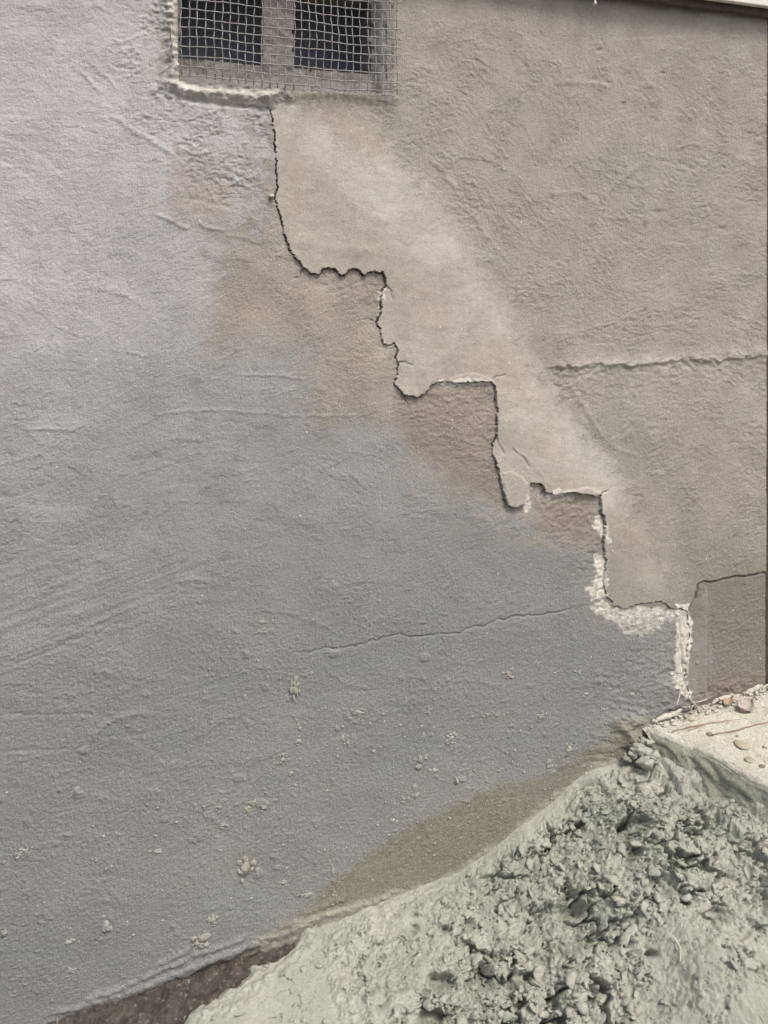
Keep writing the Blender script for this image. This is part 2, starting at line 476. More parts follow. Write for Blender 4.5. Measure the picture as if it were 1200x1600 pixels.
def make_wall():
    xs = np.concatenate([np.arange(-2.2, -0.9, 0.03), np.arange(-0.9, -0.29, 0.008), np.arange(-0.29, X_END, 0.00195), [X_END]])
    zs = np.concatenate([np.arange(-0.12, -0.03, 0.01), np.arange(-0.03, Z_TOP, 0.00195), [Z_TOP]])
    X, Z = np.meshgrid(xs.astype(F), zs.astype(F))
    PX, PY = to_px(X, np.zeros_like(X), Z)
    PX = PX.astype(F); PY = PY.astype(F)
    h = np.zeros_like(X)
    low1 = fbm(PX / 260, PY / 260, 20, 3)
    low2 = fbm(PX / 90, PY / 90, 24, 2)
    wob = fbm(PX / 22, PY / 22, 27, 3)
    h += 2.6 * low1 + 1.0 * low2

    crack = densify(CRACK, 3.5, 1.0, 4)
    up_poly = crack + [(1090, 3000), (5000, 3000), (5000, -3000), (418, -3000)]
    up = inside(PX, PY, up_poly)
    dC, pC, _, LC = seg_dist(PX, PY, crack, 90)

    # outer edge of the smooth repair smear
    outer = [(425, 140), (520, 155), (600, 175), (640, 240), (690, 285), (735, 350), (790, 425), (838, 520), (862, 580),
             (905, 640), (945, 690), (990, 735), (1010, 790), (1040, 850), (1082, 905), (1088, 940), (1076, 955)]
    patch_poly = crack[:-1] + [(1078, 1090), (1106, 1085), (1106, 915), (1088, 905)] + outer[::-1][2:]
    inp = inside(PX, PY, patch_poly) & up
    dO, _, _, _ = seg_dist(PX, PY, outer, 120)
    dO = np.minimum(dO, 120)
    patch = np.where(inp, sstep(0, 44, dO + 16 * wob), 0).astype(F)

    # ---------------- texture zones
    smooth_l = soft(PX, PY, [(-900, -300), (60, -300), (150, 90), (275, 245), (350, 365), (500, 640), (380, 860), (200, 800), (60, 520), (-900, 500)], 60, 25 * low2)
    vent_rough = soft(PX, PY, [(165, -300), (285, -300), (285, 125), (430, 165), (425, 300), (330, 320), (240, 235), (185, 140)], 25, 12 * wob)
    rough_r = up.astype(F) * (1 - patch)
    rim = sstep(60, 0, np.where(up, 1e3, dC)) * sstep(330, 420, PY)
    lowz = sstep(760, 1050, PY + 60 * low1)
    # stroke direction of the trowel, bent by a slow field
    th = 0.9 * fbm(PX / 330 + 3, PY / 330, 30, 2) + np.where(up, 0.15, -0.12)
    th += 0.7 * up * np.sin((PX - 700) / 190) * np.cos((PY - 150) / 170)
    K = 6
    flake = np.zeros_like(h); fl2 = np.zeros_like(h); plate = np.zeros_like(h)
    w1 = perlin(PX / 13, PY / 11, 40); w2 = perlin(PX / 13 + 40, PY / 11, 39)
    for k in range(K):
        a = k * math.pi / K
        dth = np.abs((th - a + math.pi / 2) % math.pi - math.pi / 2)
        w = np.clip(1 - dth / (math.pi / K), 0, 1)
        m = w > 0
        if not m.any(): continue
        c_, s_ = math.cos(a), math.sin(a)
        qx, qy = PX[m] + 5.0 * w1[m], PY[m] + 4.0 * w2[m]
        u = qx * c_ + qy * s_; v = -qx * s_ + qy * c_
        flake[m] += w[m] * (perlin(u / 13, v / 5.6, 41 + k) + 0.7 * perlin(u / 7.5, v / 3.9, 47 + k))
        fl2[m] += w[m] * perlin(u / 80, v / 5.5, 53 + k)
        d1, d2, r = worley(u / 15, v / 6.5, k)
        plate[m] += w[m] * ((r - 0.5) * 1.3 * sstep(0.0, 0.22, d2 - d1))
    cover = sstep(-0.30, 0.40, fbm(PX / 48, PY / 60, 33, 4))       # the strokes come in patches
    sand = _rng.uniform(0, 1, h.shape).astype(F)
    fk = np.tanh(1.9 * flake) * 0.55 + 0.85 * plate + 0.35 * (sand - 0.5)
    amp = 0.20 + 0.56 * cover * (1 - 0.6 * smooth_l)
    amp = np.where(up, 0.36 + 0.86 * cover, amp)
    top_calm = sstep(150, 40, PY - (PX - 1200) * 0.1)
    amp *= 1 - 0.75 * np.where(up, top_calm, 0)
    amp += 1.0 * vent_rough * (0.5 + cover) + 0.2 * rim
    amp *= 1 - 0.9 * patch
    amp *= 1 - 0.40 * lowz * (~up)
    h += amp * fk
    h += 0.30 * fl2 * (1 - patch) * (0.3 + smooth_l)
    # broader lumps and hollows where the coat was dragged
    h += (1 - 0.7 * patch) * 0.6 * np.maximum(0, fbm(PX / 34, PY / 24, 37, 3)) * (0.4 + 0.6 * cover)
    # combed trowel sweep, lower left
    sweep = soft(PX, PY, [(-300, 1000), (-300, 860), (120, 850), (330, 890), (250, 960), (60, 1050), (-300, 1160)], 40, 10 * wob)
    vv = PY + 0.36 * PX
    h += sweep * 0.75 * perlin((PX - 0.36 * PY) / 140, vv / 8.5, 60)
    # stipple of the lower coat
    stp = perlin(PX / 5.2, PY / 4.6, 61) + 0.6 * perlin(PX / 2.9, PY / 2.7, 62)
    h += stp * (0.12 + 0.24 * lowz + 0.1 * rough_r) * (1 - 0.8 * patch)
    h += (0.28 + 0.46 * lowz) * (sand - 0.5) * (1 - 0.6 * patch) + 0.55 * (sand > 0.975) * (1 - 0.8 * patch) - 0.5 * (sand < 0.012) * (1 - 0.5 * patch)
    # hardened spatter in the lower coat
    rsp = np.random.default_rng(77)
    for k in range(330):
        sx, sy = rsp.uniform(-40, 1060), rsp.normal(1170, 150)
        if sy < 960 or sy > 1570 - sx * 0.42: continue
        r_ = 2.2 + 5.5 * rsp.uniform() ** 3
        j0, j1 = np.searchsorted(zs, [on_wall(sx, sy + 30)[2], on_wall(sx, sy - 30)[2]]); i0, i1 = np.searchsorted(xs, [on_wall(sx - 30, sy)[0], on_wall(sx + 30, sy)[0]])
        sl = (slice(j0, j1), slice(i0, i1))
        q = np.hypot((PX[sl] - sx) / rsp.uniform(0.8, 1.9), (PY[sl] - sy)) + r_ * 0.55 * wob[sl] + r_ * 0.4 * stp[sl]
        h[sl] += r_ * rsp.uniform(0.14, 0.32) * sstep(r_, r_ * 0.4, q)
    grit = np.maximum(0, perlin(PX / 7, PY / 6.5, 63) - 0.42) * 4.5
    h += grit * lowz * sstep(-0.1, 0.4, low2 + 0.15)
    h += 0.30 * patch * fbm(PX / 24, PY / 12, 58, 3)

    # ---------------- the stepped crack: the upper piece stands proud of the lower
    f_c = pC / LC
    YK = [150, 300, 400, 440, 520, 590, 625, 700, 770, 800, 900, 945, 1000, 1100]
    proud = np.interp(PY, YK, [0.7, 1.2, 2.6, 3.4, 1.4, 1.4, 3.4, 1.4, 3.8, 3.4, 1.2, 1.4, 1.2, 0.8]).astype(F)
    fall = sstep(88, 8, dC)
    h += np.where(up, proud * (0.2 * sstep(88, 60, dC) + 0.8 * fall), 0)
    curl = np.where(up & (dC < 14), 0.9 * np.exp(-dC / 5.0), 0)
    h += 0.3 * curl * sstep(380, 430, PY)
    # the lower piece is gouged along the crack
    gouge = np.interp(PY, YK, [0.3, 1.2, 3.4, 5, 2.2, 2.2, 5, 2.6, 5.5, 5.5, 3, 1, .6, .6]).astype(F)
    lowm = ~up & (dC < 85)
    h -= np.where(lowm, gouge * np.exp(-(dC / 24) ** 1.2) * (1 + 0.35 * wob), 0)
    # broken plates and folds beside the crack
    for poly, a_ in (([(783, 738), (798, 734), (812, 744), (823, 753), (823, 786), (806, 793), (793, 788), (787, 770)], 1.8), ([(600, 452), (612, 450), (640, 470), (630, 500), (600, 505), (592, 500)], 0.4),
                     ([(500, 420), (470, 405), (480, 396), (540, 402), (600, 412), (600, 424), (560, 420)], 0.0), ([(700, 590), (742, 583), (770, 592), (768, 598), (700, 598)], 1.6),
                     ([(880, 768), (915, 762), (938, 768), (937, 774), (900, 770)], 2.0), ([(605, 540), (622, 536), (640, 560), (636, 590), (622, 590)], 0.3)):
        h += a_ * soft(PX, PY, poly, 1.6, 2.5 * wob) * np.where(up | (PY > 1040), 1, 0.0)
    # broken, lumpy ground inside the steps
    for poly, a_ in (([(640, 605), (775, 600), (778, 700), (760, 745), (690, 700), (630, 650)], 1.3), ([(840, 770), (942, 778), (945, 935), (900, 880), (850, 830)], 1.7),
                     ([(480, 425), (605, 430), (600, 540), (560, 500)], 1.2), ([(1000, 1000), (1060, 980), (1075, 1100), (960, 1140), (900, 1090)], 1.8)):
        m = soft(PX, PY, poly, 14, 6 * wob) * (~up)
        d1, d2, r = worley(PX / 17 + 0.6 * wob, PY / 11 + 0.6 * wob, 1)
        h += m * a_ * (0.8 * (r - 0.5) * sstep(0, .2, d2 - d1) + 0.5 * perlin(PX / 9, PY / 6, 12) + 0.5 * plate - 0.2)
    # the open slit
    open_w = np.interp(f_c, [0, .02, .05, .15, .20, .24, .27, .36, .42, .46, .50, .55, .60, .66, .70, .78, .82, .86, .90, .93, 1],
                       [0.2, .95, 1.0, 1.0, 1.1, 0.9, 0.8, 0.5, 0.7, 0.8, 0.4, 0.5, 0.5, 1.1, 0.8, 0.3, 0.3, 0.8, 0.5, 0.2, 0.3])
    wv2 = np.clip(0.15 + 1.9 * np.abs(perlin(pC / 11, pC * 0 + 0.5, 17)) + np.where(PY < 330, 0.5, 0.0), 0, 1.7)
    slit = sstep(1.0, 0.3, dC / (open_w * wv2 + 0.3)) * np.where(up, 0.25, 1.0)
    h -= 15 * np.where(up, 0, slit)
    dark_mask = 0.85 * slit  # near-black colour along the slit; hairlines and spots join it below

    crumb = np.maximum(0, perlin(PX / 4.2, PY / 4.0, 9) + 0.15) * sstep(9, 1, dC) * sstep(360, 430, PY) * (0.3 + np.abs(perlin(pC / 23, pC * 0 + 3.5, 5)))
    h += 5.0 * crumb * np.where(up, 0.25, 1) * (1 - 0.7 * sstep(780, 830, PY))
    # ---------------- other lines
    def line(pts, width, amp_, lit=0.0, seed=5, dens=6, jit=0.8, taper=True):
        nonlocal h
        p = densify(pts, dens, jit, seed)
        d, par, sd, L = seg_dist(PX, PY, p, width * 5 + 4)
        e = np.exp(-(d / width) ** 2)
        if taper:
            e = e * sstep(0, 0.12, par / L) * sstep(1, 0.88, par / L)
        h = h + amp_ * e * (0.8 + 0.5 * perlin(par / 11, par * 0, seed))
        return d, par / L, e
    d, t, e = line([(432, 1024), (475, 1018), (540, 1012), (575, 1003), (606, 995), (626, 989), (642, 995), (690, 990), (722, 988), (742, 978), (762, 977), (800, 964),
                    (850, 961), (890, 952), (928, 943)], 1.1, -3.2, seed=6, jit=1.6, dens=6)
    dark_mask = np.maximum(dark_mask, 0.6 * np.exp(-(d / 0.9) ** 2) * sstep(0.0, 0.3, t + 0.03) * (0.55 + 0.45 * np.sin(t * 61)))
    d, t, e = line([(1076, 953), (1088, 935), (1090, 914), (1100, 908), (1112, 911), (1135, 904), (1160, 901), (1197, 896)], 1.5, -8, seed=7, taper=False, jit=1.4)
    dark_mask = np.maximum(dark_mask, 0.8 * np.exp(-(d / 1.3) ** 2))
    for br in ([(604, 447), (611, 455), (612, 470)], [(777, 684), (783, 700), (786, 712)], [(621, 568), (632, 565), (645, 570)], [(588, 503), (575, 497), (566, 500)], [(633, 617), (640, 632), (636, 640)],
               [(769, 597), (776, 588), (790, 584)], [(939, 773), (950, 766), (955, 760)], [(852, 768), (846, 780), (850, 792)], [(1047, 950), (1040, 962), (1026, 966)], [(477, 419), (470, 430), (458, 436)],
               [(945, 920), (935, 925), (922, 940)], [(980, 1118), (992, 1128), (1005, 1132)], [(800, 700), (815, 712), (828, 730)]):
        d, t, e = line(br, 1.2, -3.0, seed=8, jit=1.2, dens=4)
        dark_mask = np.maximum(dark_mask, 0.5 * np.exp(-(d / 0.9) ** 2) * sstep(1.0, 0.5, t))
    # panel right of the smear sits deeper
    panel = inside(PX, PY, [(1090, 914), (1100, 908), (1112, 911), (1135, 904), (1160, 901), (1300, 885), (1300, 1300), (1078, 1300), (1076, 960)])
    h -= np.where(panel, 2.5, 0)
    strip = soft(PX, PY, [(1080, 958), (1108, 925), (1110, 1075), (1082, 1090)], 4, 2 * wob)
    h += 1.5 * strip
    # course ledge on the right
    crs = densify([(852, 572), (880, 571), (930, 566), (985, 571), (1040, 563), (1100, 561), (1150, 558), (1200, 554)], 8, 1.6, 9)
    d, t, sd, L = seg_dist(PX, PY, crs, 60)
    below = (PY > np.interp(PX, [c[0] for c in crs], [c[1] for c in crs]))
    on_c = sstep(845, 880, PX) * (d < 60)
    course_e = on_c * np.where(below, np.exp(-(d / 4.0) ** 2), np.exp(-(d / 10.0) ** 1.3))
    h += 5.5 * course_e * (0.8 + 0.4 * wob)
    h += on_c * np.where(below, np.exp(-(d / 26.0)), 0) * (2.6 * perlin(PX / 9, PY / 7, 13) + 1.2 * plate - 0.5)
    # low ridges, smears and scratches (pixel polylines, width, mm)
    RIDGES = [([(112, 100), (135, 120), (160, 150)], 3, 1.6), ([(138, 98), (165, 118), (186, 143)], 3, 1.6), ([(172, 180), (225, 212), (275, 246)], 4, 2.2),
              ([(238, 333), (268, 345), (296, 361)], 3, 2.2), ([(308, 350), (335, 358), (352, 362)], 3, 2.0), ([(276, 230), (300, 238), (330, 241)], 3, 1.8),
              ([(352, 366), (380, 372), (410, 380)], 3, 1.2), ([(668, 250), (690, 262), (715, 300)], 4, 2.0), ([(735, 330), (760, 370), (800, 415)], 4, 1.4),
              ([(860, 305), (900, 300), (935, 318)], 4, 1.6), ([(935, 318), (960, 290), (1010, 250)], 5, 1.8), ([(1020, 248), (1060, 258), (1085, 263)], 4, -1.6),
              ([(1055, 235), (1075, 225), (1100, 228)], 3, 1.6), ([(1078, 250), (1100, 258), (1112, 245)], 3, 1.4), ([(862, 132), (900, 128), (960, 134)], 4, 1.2),
              ([(140, 1165), (150, 1145), (165, 1130), (200, 1117), (240, 1112)], 4.5, 2.2), ([(275, 910), (300, 904), (330, 908)], 4, 1.6),
              ([(0, 1035), (60, 1012), (120, 988), (180, 960)], 2.5, 1.5), ([(0, 1047), (70, 1020), (140, 990)], 2.5, -1.4), ([(30, 670), (90, 672), (130, 668)], 3, 1.6),
              ([(360, 583), (420, 586), (480, 593)], 2.5, 1.3), ([(210, 650), (330, 640), (470, 650), (600, 648)], 2.5, 1.0), ([(198, 530), (199, 550), (230, 556)], 2.5, 1.8),
              ([(160, 1115), (60, 1118), (0, 1115)], 2.5, -1.2), ([(0, 1175), (60, 1173), (110, 1170)], 2.5, -1.0), ([(218, 835), (222, 815), (232, 800)], 2.5, -1.6),
              ([(420, 1185), (380, 1255), (360, 1262)], 2.5, 1.2), ([(260, 685), (290, 682), (320, 690)], 4, 1.2), ([(885, 590), (915, 640), (945, 690)], 4, 1.8),
              ([(945, 690), (975, 705), (1000, 715)], 4, 1.6), ([(1060, 745), (1080, 775), (1105, 800)], 3, 1.0), ([(800, 700), (830, 722), (860, 760)], 3, 0.8),
              ([(520, 280), (560, 330), (620, 352)], 8, 0.8), ([(450, 372), (520, 388), (590, 392)], 10, 1.4),
              ([(130, 1562), (175, 1549), (220, 1530)], 4, 3.5), ([(215, 1532), (240, 1520), (300, 1497)], 4, 3.5), ([(238, 1512), (265, 1500), (300, 1480)], 4, 2.5),
              ([(295, 1496), (350, 1478), (390, 1462)], 4, 3.2), ([(60, 1588), (130, 1572), (230, 1540), (320, 1505), (410, 1470)], 5, 3.5),
              ([(405, 1470), (450, 1455), (500, 1433), (560, 1415), (620, 1395)], 6, 3.0), ([(470, 1430), (510, 1415), (545, 1398)], 5, 2.5), ([(430, 1450), (470, 1440), (520, 1424)], 4, 3.0)]
    for i, (p, w, a_) in enumerate(RIDGES):
        line(p, w, a_, seed=10 + i % 40, jit=1.0, dens=7)

    rm = np.random.default_rng(91)
    for k in range(200):
        sx, sy = rm.uniform(-60, 1200), rm.uniform(-20, 1450)
        if sy > 1500 - 0.5 * sx: continue
        ang = rm.normal() * 0.35 + (0.25 if sx < 620 and sy < 500 else -0.05)
        ln, cv, w_, a_ = rm.uniform(18, 95), rm.normal() * 0.0025, rm.uniform(1.8, 4.5), rm.choice([-1, 1, 1]) * rm.uniform(0.35, 1.05)
        j0, j1 = np.searchsorted(zs, [on_wall(sx, sy + 110)[2], on_wall(sx, sy - 110)[2]]); i0, i1 = np.searchsorted(xs, [on_wall(sx - 110, sy)[0], on_wall(sx + 110, sy)[0]])
        if j1 - j0 < 2 or i1 - i0 < 2: continue
        sl = (slice(j0, j1), slice(i0, i1))
        dx, dy = PX[sl] - sx, PY[sl] - sy
        u = dx * math.cos(ang) + dy * math.sin(ang); v = -dx * math.sin(ang) + dy * math.cos(ang) - cv * u * u + 2.2 * wob[sl]
        e = np.where(v > 0, np.exp(-(v / (w_ * 0.5)) ** 2), np.exp(-(v / (w_ * 2.4)) ** 2)) * sstep(1, 0.5, np.abs(u) / ln)
        h[sl] += a_ * e * (1 - 0.8 * patch[sl]) * (0.7 + 0.5 * stp[sl])
    # sill and jamb of the vent: a rough mortar lip
    for pts, w_, a_ in (([(262, -120), (263, 0), (268, 70), (274, 122)], 9, 7.0), ([(268, 130), (300, 142), (350, 149), (400, 153), (428, 152)], 7, 7.0), ([(280, 138), (330, 146), (380, 149), (415, 150)], 4, 3.0),
                        ([(240, 140), (255, 128), (275, 135), (285, 150)], 7, 5.0), ([(415, 150), (436, 138), (450, 150)], 9, 8.0), ([(450, 146), (540, 150), (620, 156)], 6, 3.0)):
        line(pts, w_, a_, seed=30, jit=1.6, taper=False)
    d_s, t_s, _, _ = seg_dist(PX, PY, [(285, 153), (340, 163), (400, 168), (424, 172)], 30)
    h -= 4.0 * np.exp(-(d_s / 4.0) ** 2)

    sillm = soft(PX, PY, [(255, -300), (282, -300), (284, 120), (430, 136), (450, 140), (446, 160), (380, 166), (285, 158), (240, 155), (238, 130), (256, 115)], 6, 4 * wob)
    h += sillm * (2.4 * fbm(PX / 11, PY / 8, 29, 3) + 1.2 * plate)
    for (sx, sy, rr_, a_) in ((995, 1140, 22, 9), (1000, 1165, 20, 14), (1040, 1082, 18, 4), (970, 1130, 16, 4), (1075, 1100, 14, 5)):
        h += a_ * np.exp(-(((PX - sx) / rr_) ** 2 + ((PY - sy) / rr_) ** 2) ** 1.6) * (1 + 0.5 * wob)
    footm = soft(PX, PY, [(880, 1200), (960, 1120), (1075, 1075), (1200, 1050), (1200, 1130), (1000, 1200)], 16, 10 * wob)
    h += footm * (2.2 * fbm(PX / 15, PY / 11, 28, 3) + 1.0 * plate)
    # ---------------- pale mortar left in the crack
    WHITES = [[(928, 806), (940, 808), (948, 822), (950, 846), (940, 838), (930, 822)],
              [(930, 872), (946, 868), (949, 905), (946, 932), (926, 936), (918, 922), (930, 905)],
              [(922, 946), (945, 938), (962, 950), (975, 953), (995, 947), (1046, 950), (1062, 952), (1060, 975), (1040, 968), (1022, 985), (1000, 997), (975, 985), (955, 968), (930, 962)],
              [(1054, 945), (1074, 944), (1082, 978), (1077, 1020), (1072, 1060), (1080, 1092), (1062, 1090), (1050, 1052), (1054, 1020), (1056, 985)],
              [(672, 598), (690, 594), (700, 598), (715, 592), (735, 590), (768, 594), (770, 600), (730, 600), (710, 604), (690, 602)],
              [(818, 790), (822, 770), (830, 760), (834, 785), (824, 802)],
              [(846, 778), (865, 768), (890, 768), (880, 776), (860, 782)],
              [(592, 452), (601, 448), (600, 470), (592, 490)]]
    white = np.zeros_like(h); wid = np.zeros(h.shape, np.int8)
    for i, p in enumerate(WHITES):
        m = soft(PX, PY, p, 2.0, 4.5 * wob + 3.5 * perlin(PX / 7, PY / 6, 18))
        m = m * np.clip(1.25 - dark_mask, 0, 1)
        white = np.maximum(white, m * ((0.78 - 0.5 * sstep(955, 1000, PY) + 0.45 * perlin(PX / 6, PY / 5, 7)) if i == 2 else 1.0))
        wid = np.where(m > 0.5, i + 1, wid)
        h += m * (1.1 + 0.45 * fbm(PX / 14, PY / 17, 15, 3) + 0.35 * plate) - (2.0 if i == 2 else 0.6) * m
        if i == 2:
            h += m * 0.9 * plate
        if i == 3:
            h += m * 2.0
    line([(1066, 960), (1062, 1000), (1064, 1040), (1070, 1080)], 1.4, -4, seed=3, jit=1.2)

    # ---------------- colour masks
    g_poly = [(-4000, -3000), (262, -3000), (275, 130), (425, 168), (432, 300), (380, 360), (345, 375), (348, 525), (495, 535), (503, 640), (600, 650), (650, 705), (690, 760),
              (785, 800), (840, 835), (900, 850), (945, 870), (948, 940), (1062, 955), (1076, 1100), (1090, 4000), (-4000, 4000)]
    grey = soft(PX, PY, g_poly, 46, 44 * wob + 22 * low2)
    beige = 1 - grey
    tan = soft(PX, PY, [(268, 240), (350, 238), (372, 300), (352, 358), (300, 345), (268, 335)], 20, 20 * wob) * 0.55
    tan = np.maximum(tan, soft(PX, PY, [(348, 445), (470, 432), (570, 480), (600, 560), (612, 645), (505, 640), (497, 528), (350, 525)], 34, 34 * wob) * 0.5)
    tan *= ~up
    brown = soft(PX, PY, [(630, 612), (775, 605), (775, 715), (790, 795), (740, 770), (690, 745), (640, 690), (610, 650)], 12, 8 * wob) * 0.55
    brown = np.maximum(brown, soft(PX, PY, [(835, 785), (930, 775), (942, 860), (890, 850), (845, 825)], 12, 8 * wob) * 0.6)
    brown = np.maximum(brown, soft(PX, PY, [(960, 740), (1010, 770), (1000, 880), (950, 935), (952, 860)], 22, 10 * wob) * 0.25)
    brown = np.maximum(brown, soft(PX, PY, [(480, 426), (604, 430), (604, 520), (560, 470)], 12, 8 * wob) * 0.35)
    brown = brown * np.where(up, (PX > 940), 1)
    brown = np.maximum(brown, soft(PX, PY, [(1100, 1062), (1160, 1045), (1200, 1058), (1200, 1110), (1080, 1120)], 8, 6 * wob) * 0.6)
    pale = sstep(1200, -60, PY + 0.42 * PX + 130 * low1) * grey  # paler coat plus the wall's light falloff, painted in from the top left
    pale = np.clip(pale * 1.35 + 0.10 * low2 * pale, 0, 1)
    olive = sstep(640, 1040, PY + 90 * low1 - 0.0 * PX) * 0.85
    olive = np.maximum(olive, np.where(panel, 1.0, 0)) * (1 - 0.9 * np.where(inp, patch * sstep(1000, 820, PY), 0))
    st_poly = [(392, 1478), (405, 1462), (440, 1446), (480, 1420), (530, 1368), (590, 1322), (640, 1290), (700, 1262), (745, 1240), (795, 1225), (860, 1212), (895, 1186), (940, 1158), (1000, 1138),
               (1020, 1160), (1000, 1260), (800, 1420), (600, 1520), (400, 1560)]
    stain = soft(PX, PY, st_poly, 9, 5 * wob) * (0.86 + 0.2 * low2)
    stain = np.maximum(stain, soft(PX, PY, [(960, 1130), (1010, 1120), (1020, 1190), (930, 1200)], 12, 8 * wob) * 0.8)
    base = soft(PX, PY, [(-400, 1790), (90, 1604), (145, 1588), (300, 1524), (405, 1482), (420, 1520), (420, 1760)], 5, 5 * wob)
    brown = np.maximum(brown, base)
    h -= 7 * base
    spots = np.zeros_like(h)
    for (sx, sy, rx_, ry_) in ((342, 548, 8, 11), (366, 552, 9, 11), (398, 570, 6, 9), (306, 598, 8, 13), (370, 718, 7, 12), (182, 462, 14, 4)):
        q = ((PX - sx) / rx_) ** 2 + ((PY - sy) / ry_) ** 2
        spots = np.maximum(spots, 0.22 * np.exp(-q) * (0.8 + 0.6 * wob))
    for (sx, sy, rx_, ry_) in ((1037, 114, 4, 2.5), (975, 161, 4, 3), (1128, 356, 7, 3), (1027, 330, 11, 2.5), (937, 77, 5, 2), (1008, 352, 4, 6), (1171, 208, 4, 2)):
        q = ((PX - sx) / rx_) ** 2 + ((PY - sy) / ry_) ** 2
        spots = np.maximum(spots, 0.55 * np.exp(-q)); h -= 2.0 * np.exp(-q)
    dark_mask = np.clip(np.maximum(dark_mask, spots), 0, 1) * (1 - 0.3 * white)
    ds, _, _, _ = seg_dist(PX, PY, [(445, 165), (490, 215), (560, 285), (660, 370), (760, 455), (850, 590), (950, 710), (1000, 800)], 110)
    streak = 0.46 * np.exp(-((ds + 14 * wob) / 34) ** 2) * up * patch
    dl, _, _, _ = seg_dist(PX, PY, [(400, 1476), (450, 1458), (500, 1436), (560, 1418), (625, 1396)], 40)
    slurry = 0.85 * sstep(11, 4, dl + 5 * wob)
    dl2, _, _, _ = seg_dist(PX, PY, [(400, 1490), (480, 1458), (560, 1426), (640, 1393), (690, 1377), (740, 1348), (790, 1311), (840, 1275), (880, 1241), (905, 1219), (940, 1199), (990, 1189)], 40)
    slurry = np.maximum(slurry, 0.8 * sstep(9, 1, dl2 + 7 * wob))
    h += slurry * (1.2 + 1.6 * fbm(PX / 12, PY / 9, 34, 3) + 0.8 * plate)
    # patch colour fades out through the lower steps
    patch_c = patch * (sstep(980, 700, PY + 30 * low2) * 0.9 + 0.1) * (0.42 + 0.58 * sstep(119, 25, dO + 18 * wob))
    white = np.clip(white, 0, 1)
    sill_w = np.maximum(soft(PX, PY, [(262, -300), (276, -300), (282, 128), (430, 142), (426, 166), (350, 162), (285, 152), (262, 130)], 4, 4 * wob) * 0.5, 0)
    white_c = np.maximum(np.maximum(white, sill_w), 0.22 * np.clip(course_e, 0, 1) * (0.6 + wob))
    fine = (0.35 + 0.65 * (1 - patch)) * (0.60 + 0.40 * np.maximum(cover, lowz * 0.8))

    # ---------------- openings
    hole = inside(PX, PY, [(279, -400), (279, 60), (280, 127), (350, 131), (420, 137), (500, 142), (604, 146), (604, -400)])
    zt = on_wall(440, -48)[2]
    hole &= Z < zt
    keepv = ~hole

    lip = sstep(0, 1, 0)
    co = np.stack([X, -h / 1000.0, Z], -1).reshape(-1, 3)
    quads = grid_quads(*X.shape)
    fm = (keepv[:-1, :-1] & keepv[:-1, 1:] & keepv[1:, 1:] & keepv[1:, :-1])
    upf = up[:-1, :-1]; inpf = (inp & (patch > 0.25))[:-1, :-1]; pf = panel[:-1, :-1]; wf = (wid[:-1, :-1] * (white[:-1, :-1] > 0.55))
    q = quads.reshape(-1, 4)
    attrs = dict(beige=beige, tan=tan, patch=patch_c, brown=brown, pale=pale, olive=olive, stain=stain, white=white_c, dark_mask=dark_mask, fine=fine, streak=streak, slurry=slurry)
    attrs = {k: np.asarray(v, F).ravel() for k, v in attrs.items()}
    root = empty('rendered_wall')
    tag(root, 'cracked grey and beige cement rendered wall with a stair-stepped crack below the vent', 'wall')
    wm = wf > 0
    sets = [('render_coat', ~upf & ~wm, 'grey cement render below and left of the stepped crack'),
            ('render_coat', upf & ~inpf & ~pf & ~wm, 'beige flaky render right of the crack'),
            ('repair_patch', upf & inpf & ~pf & ~wm, 'smooth sandy repair smear along the right of the crack'),
            ('render_panel', pf & ~wm, 'olive render low on the right under the short crack')]
    for i in range(len(WHITES)):
        sets.append(('mortar_patch', wf == i + 1, 'pale crumbly mortar exposed in the crack'))
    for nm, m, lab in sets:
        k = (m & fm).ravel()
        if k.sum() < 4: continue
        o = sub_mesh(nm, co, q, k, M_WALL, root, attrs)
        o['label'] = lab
    # end face of the wall at its right edge, and the body behind the coat
    bm = bmesh.new()
    add_box(bm, X_END - 0.012, X_END - 0.004, 0.012, 0.20, -0.12, Z_TOP)
    bm_obj('wall_end', bm, M_BLOCK, root)
    return root, (xs, zs, h)
WALL, (WXS, WZS, WH) = make_wall()

def wall_h(x, z):
    i = int(np.clip(np.searchsorted(WXS, x), 0, len(WXS) - 1)); j = int(np.clip(np.searchsorted(WZS, z), 0, len(WZS) - 1))
    return float(WH[j, i]) / 1000.0

# ------------------------------------------------------------------ cement splashes stuck to the wall
def lump_obj(name, tmpl, rs, rough, size, loc, rot, mat, parent, freq=1.3):
    v = lump(tmpl, rs, rough, freq) * np.array(size)
    c, s = math.cos(rot), math.sin(rot)
    v = np.stack([v[:, 0] * c - v[:, 2] * s, v[:, 1], v[:, 0] * s + v[:, 2] * c], -1)
    o = np_mesh(name, v, tmpl[1], mat, parent)
    o.location = loc
    return o

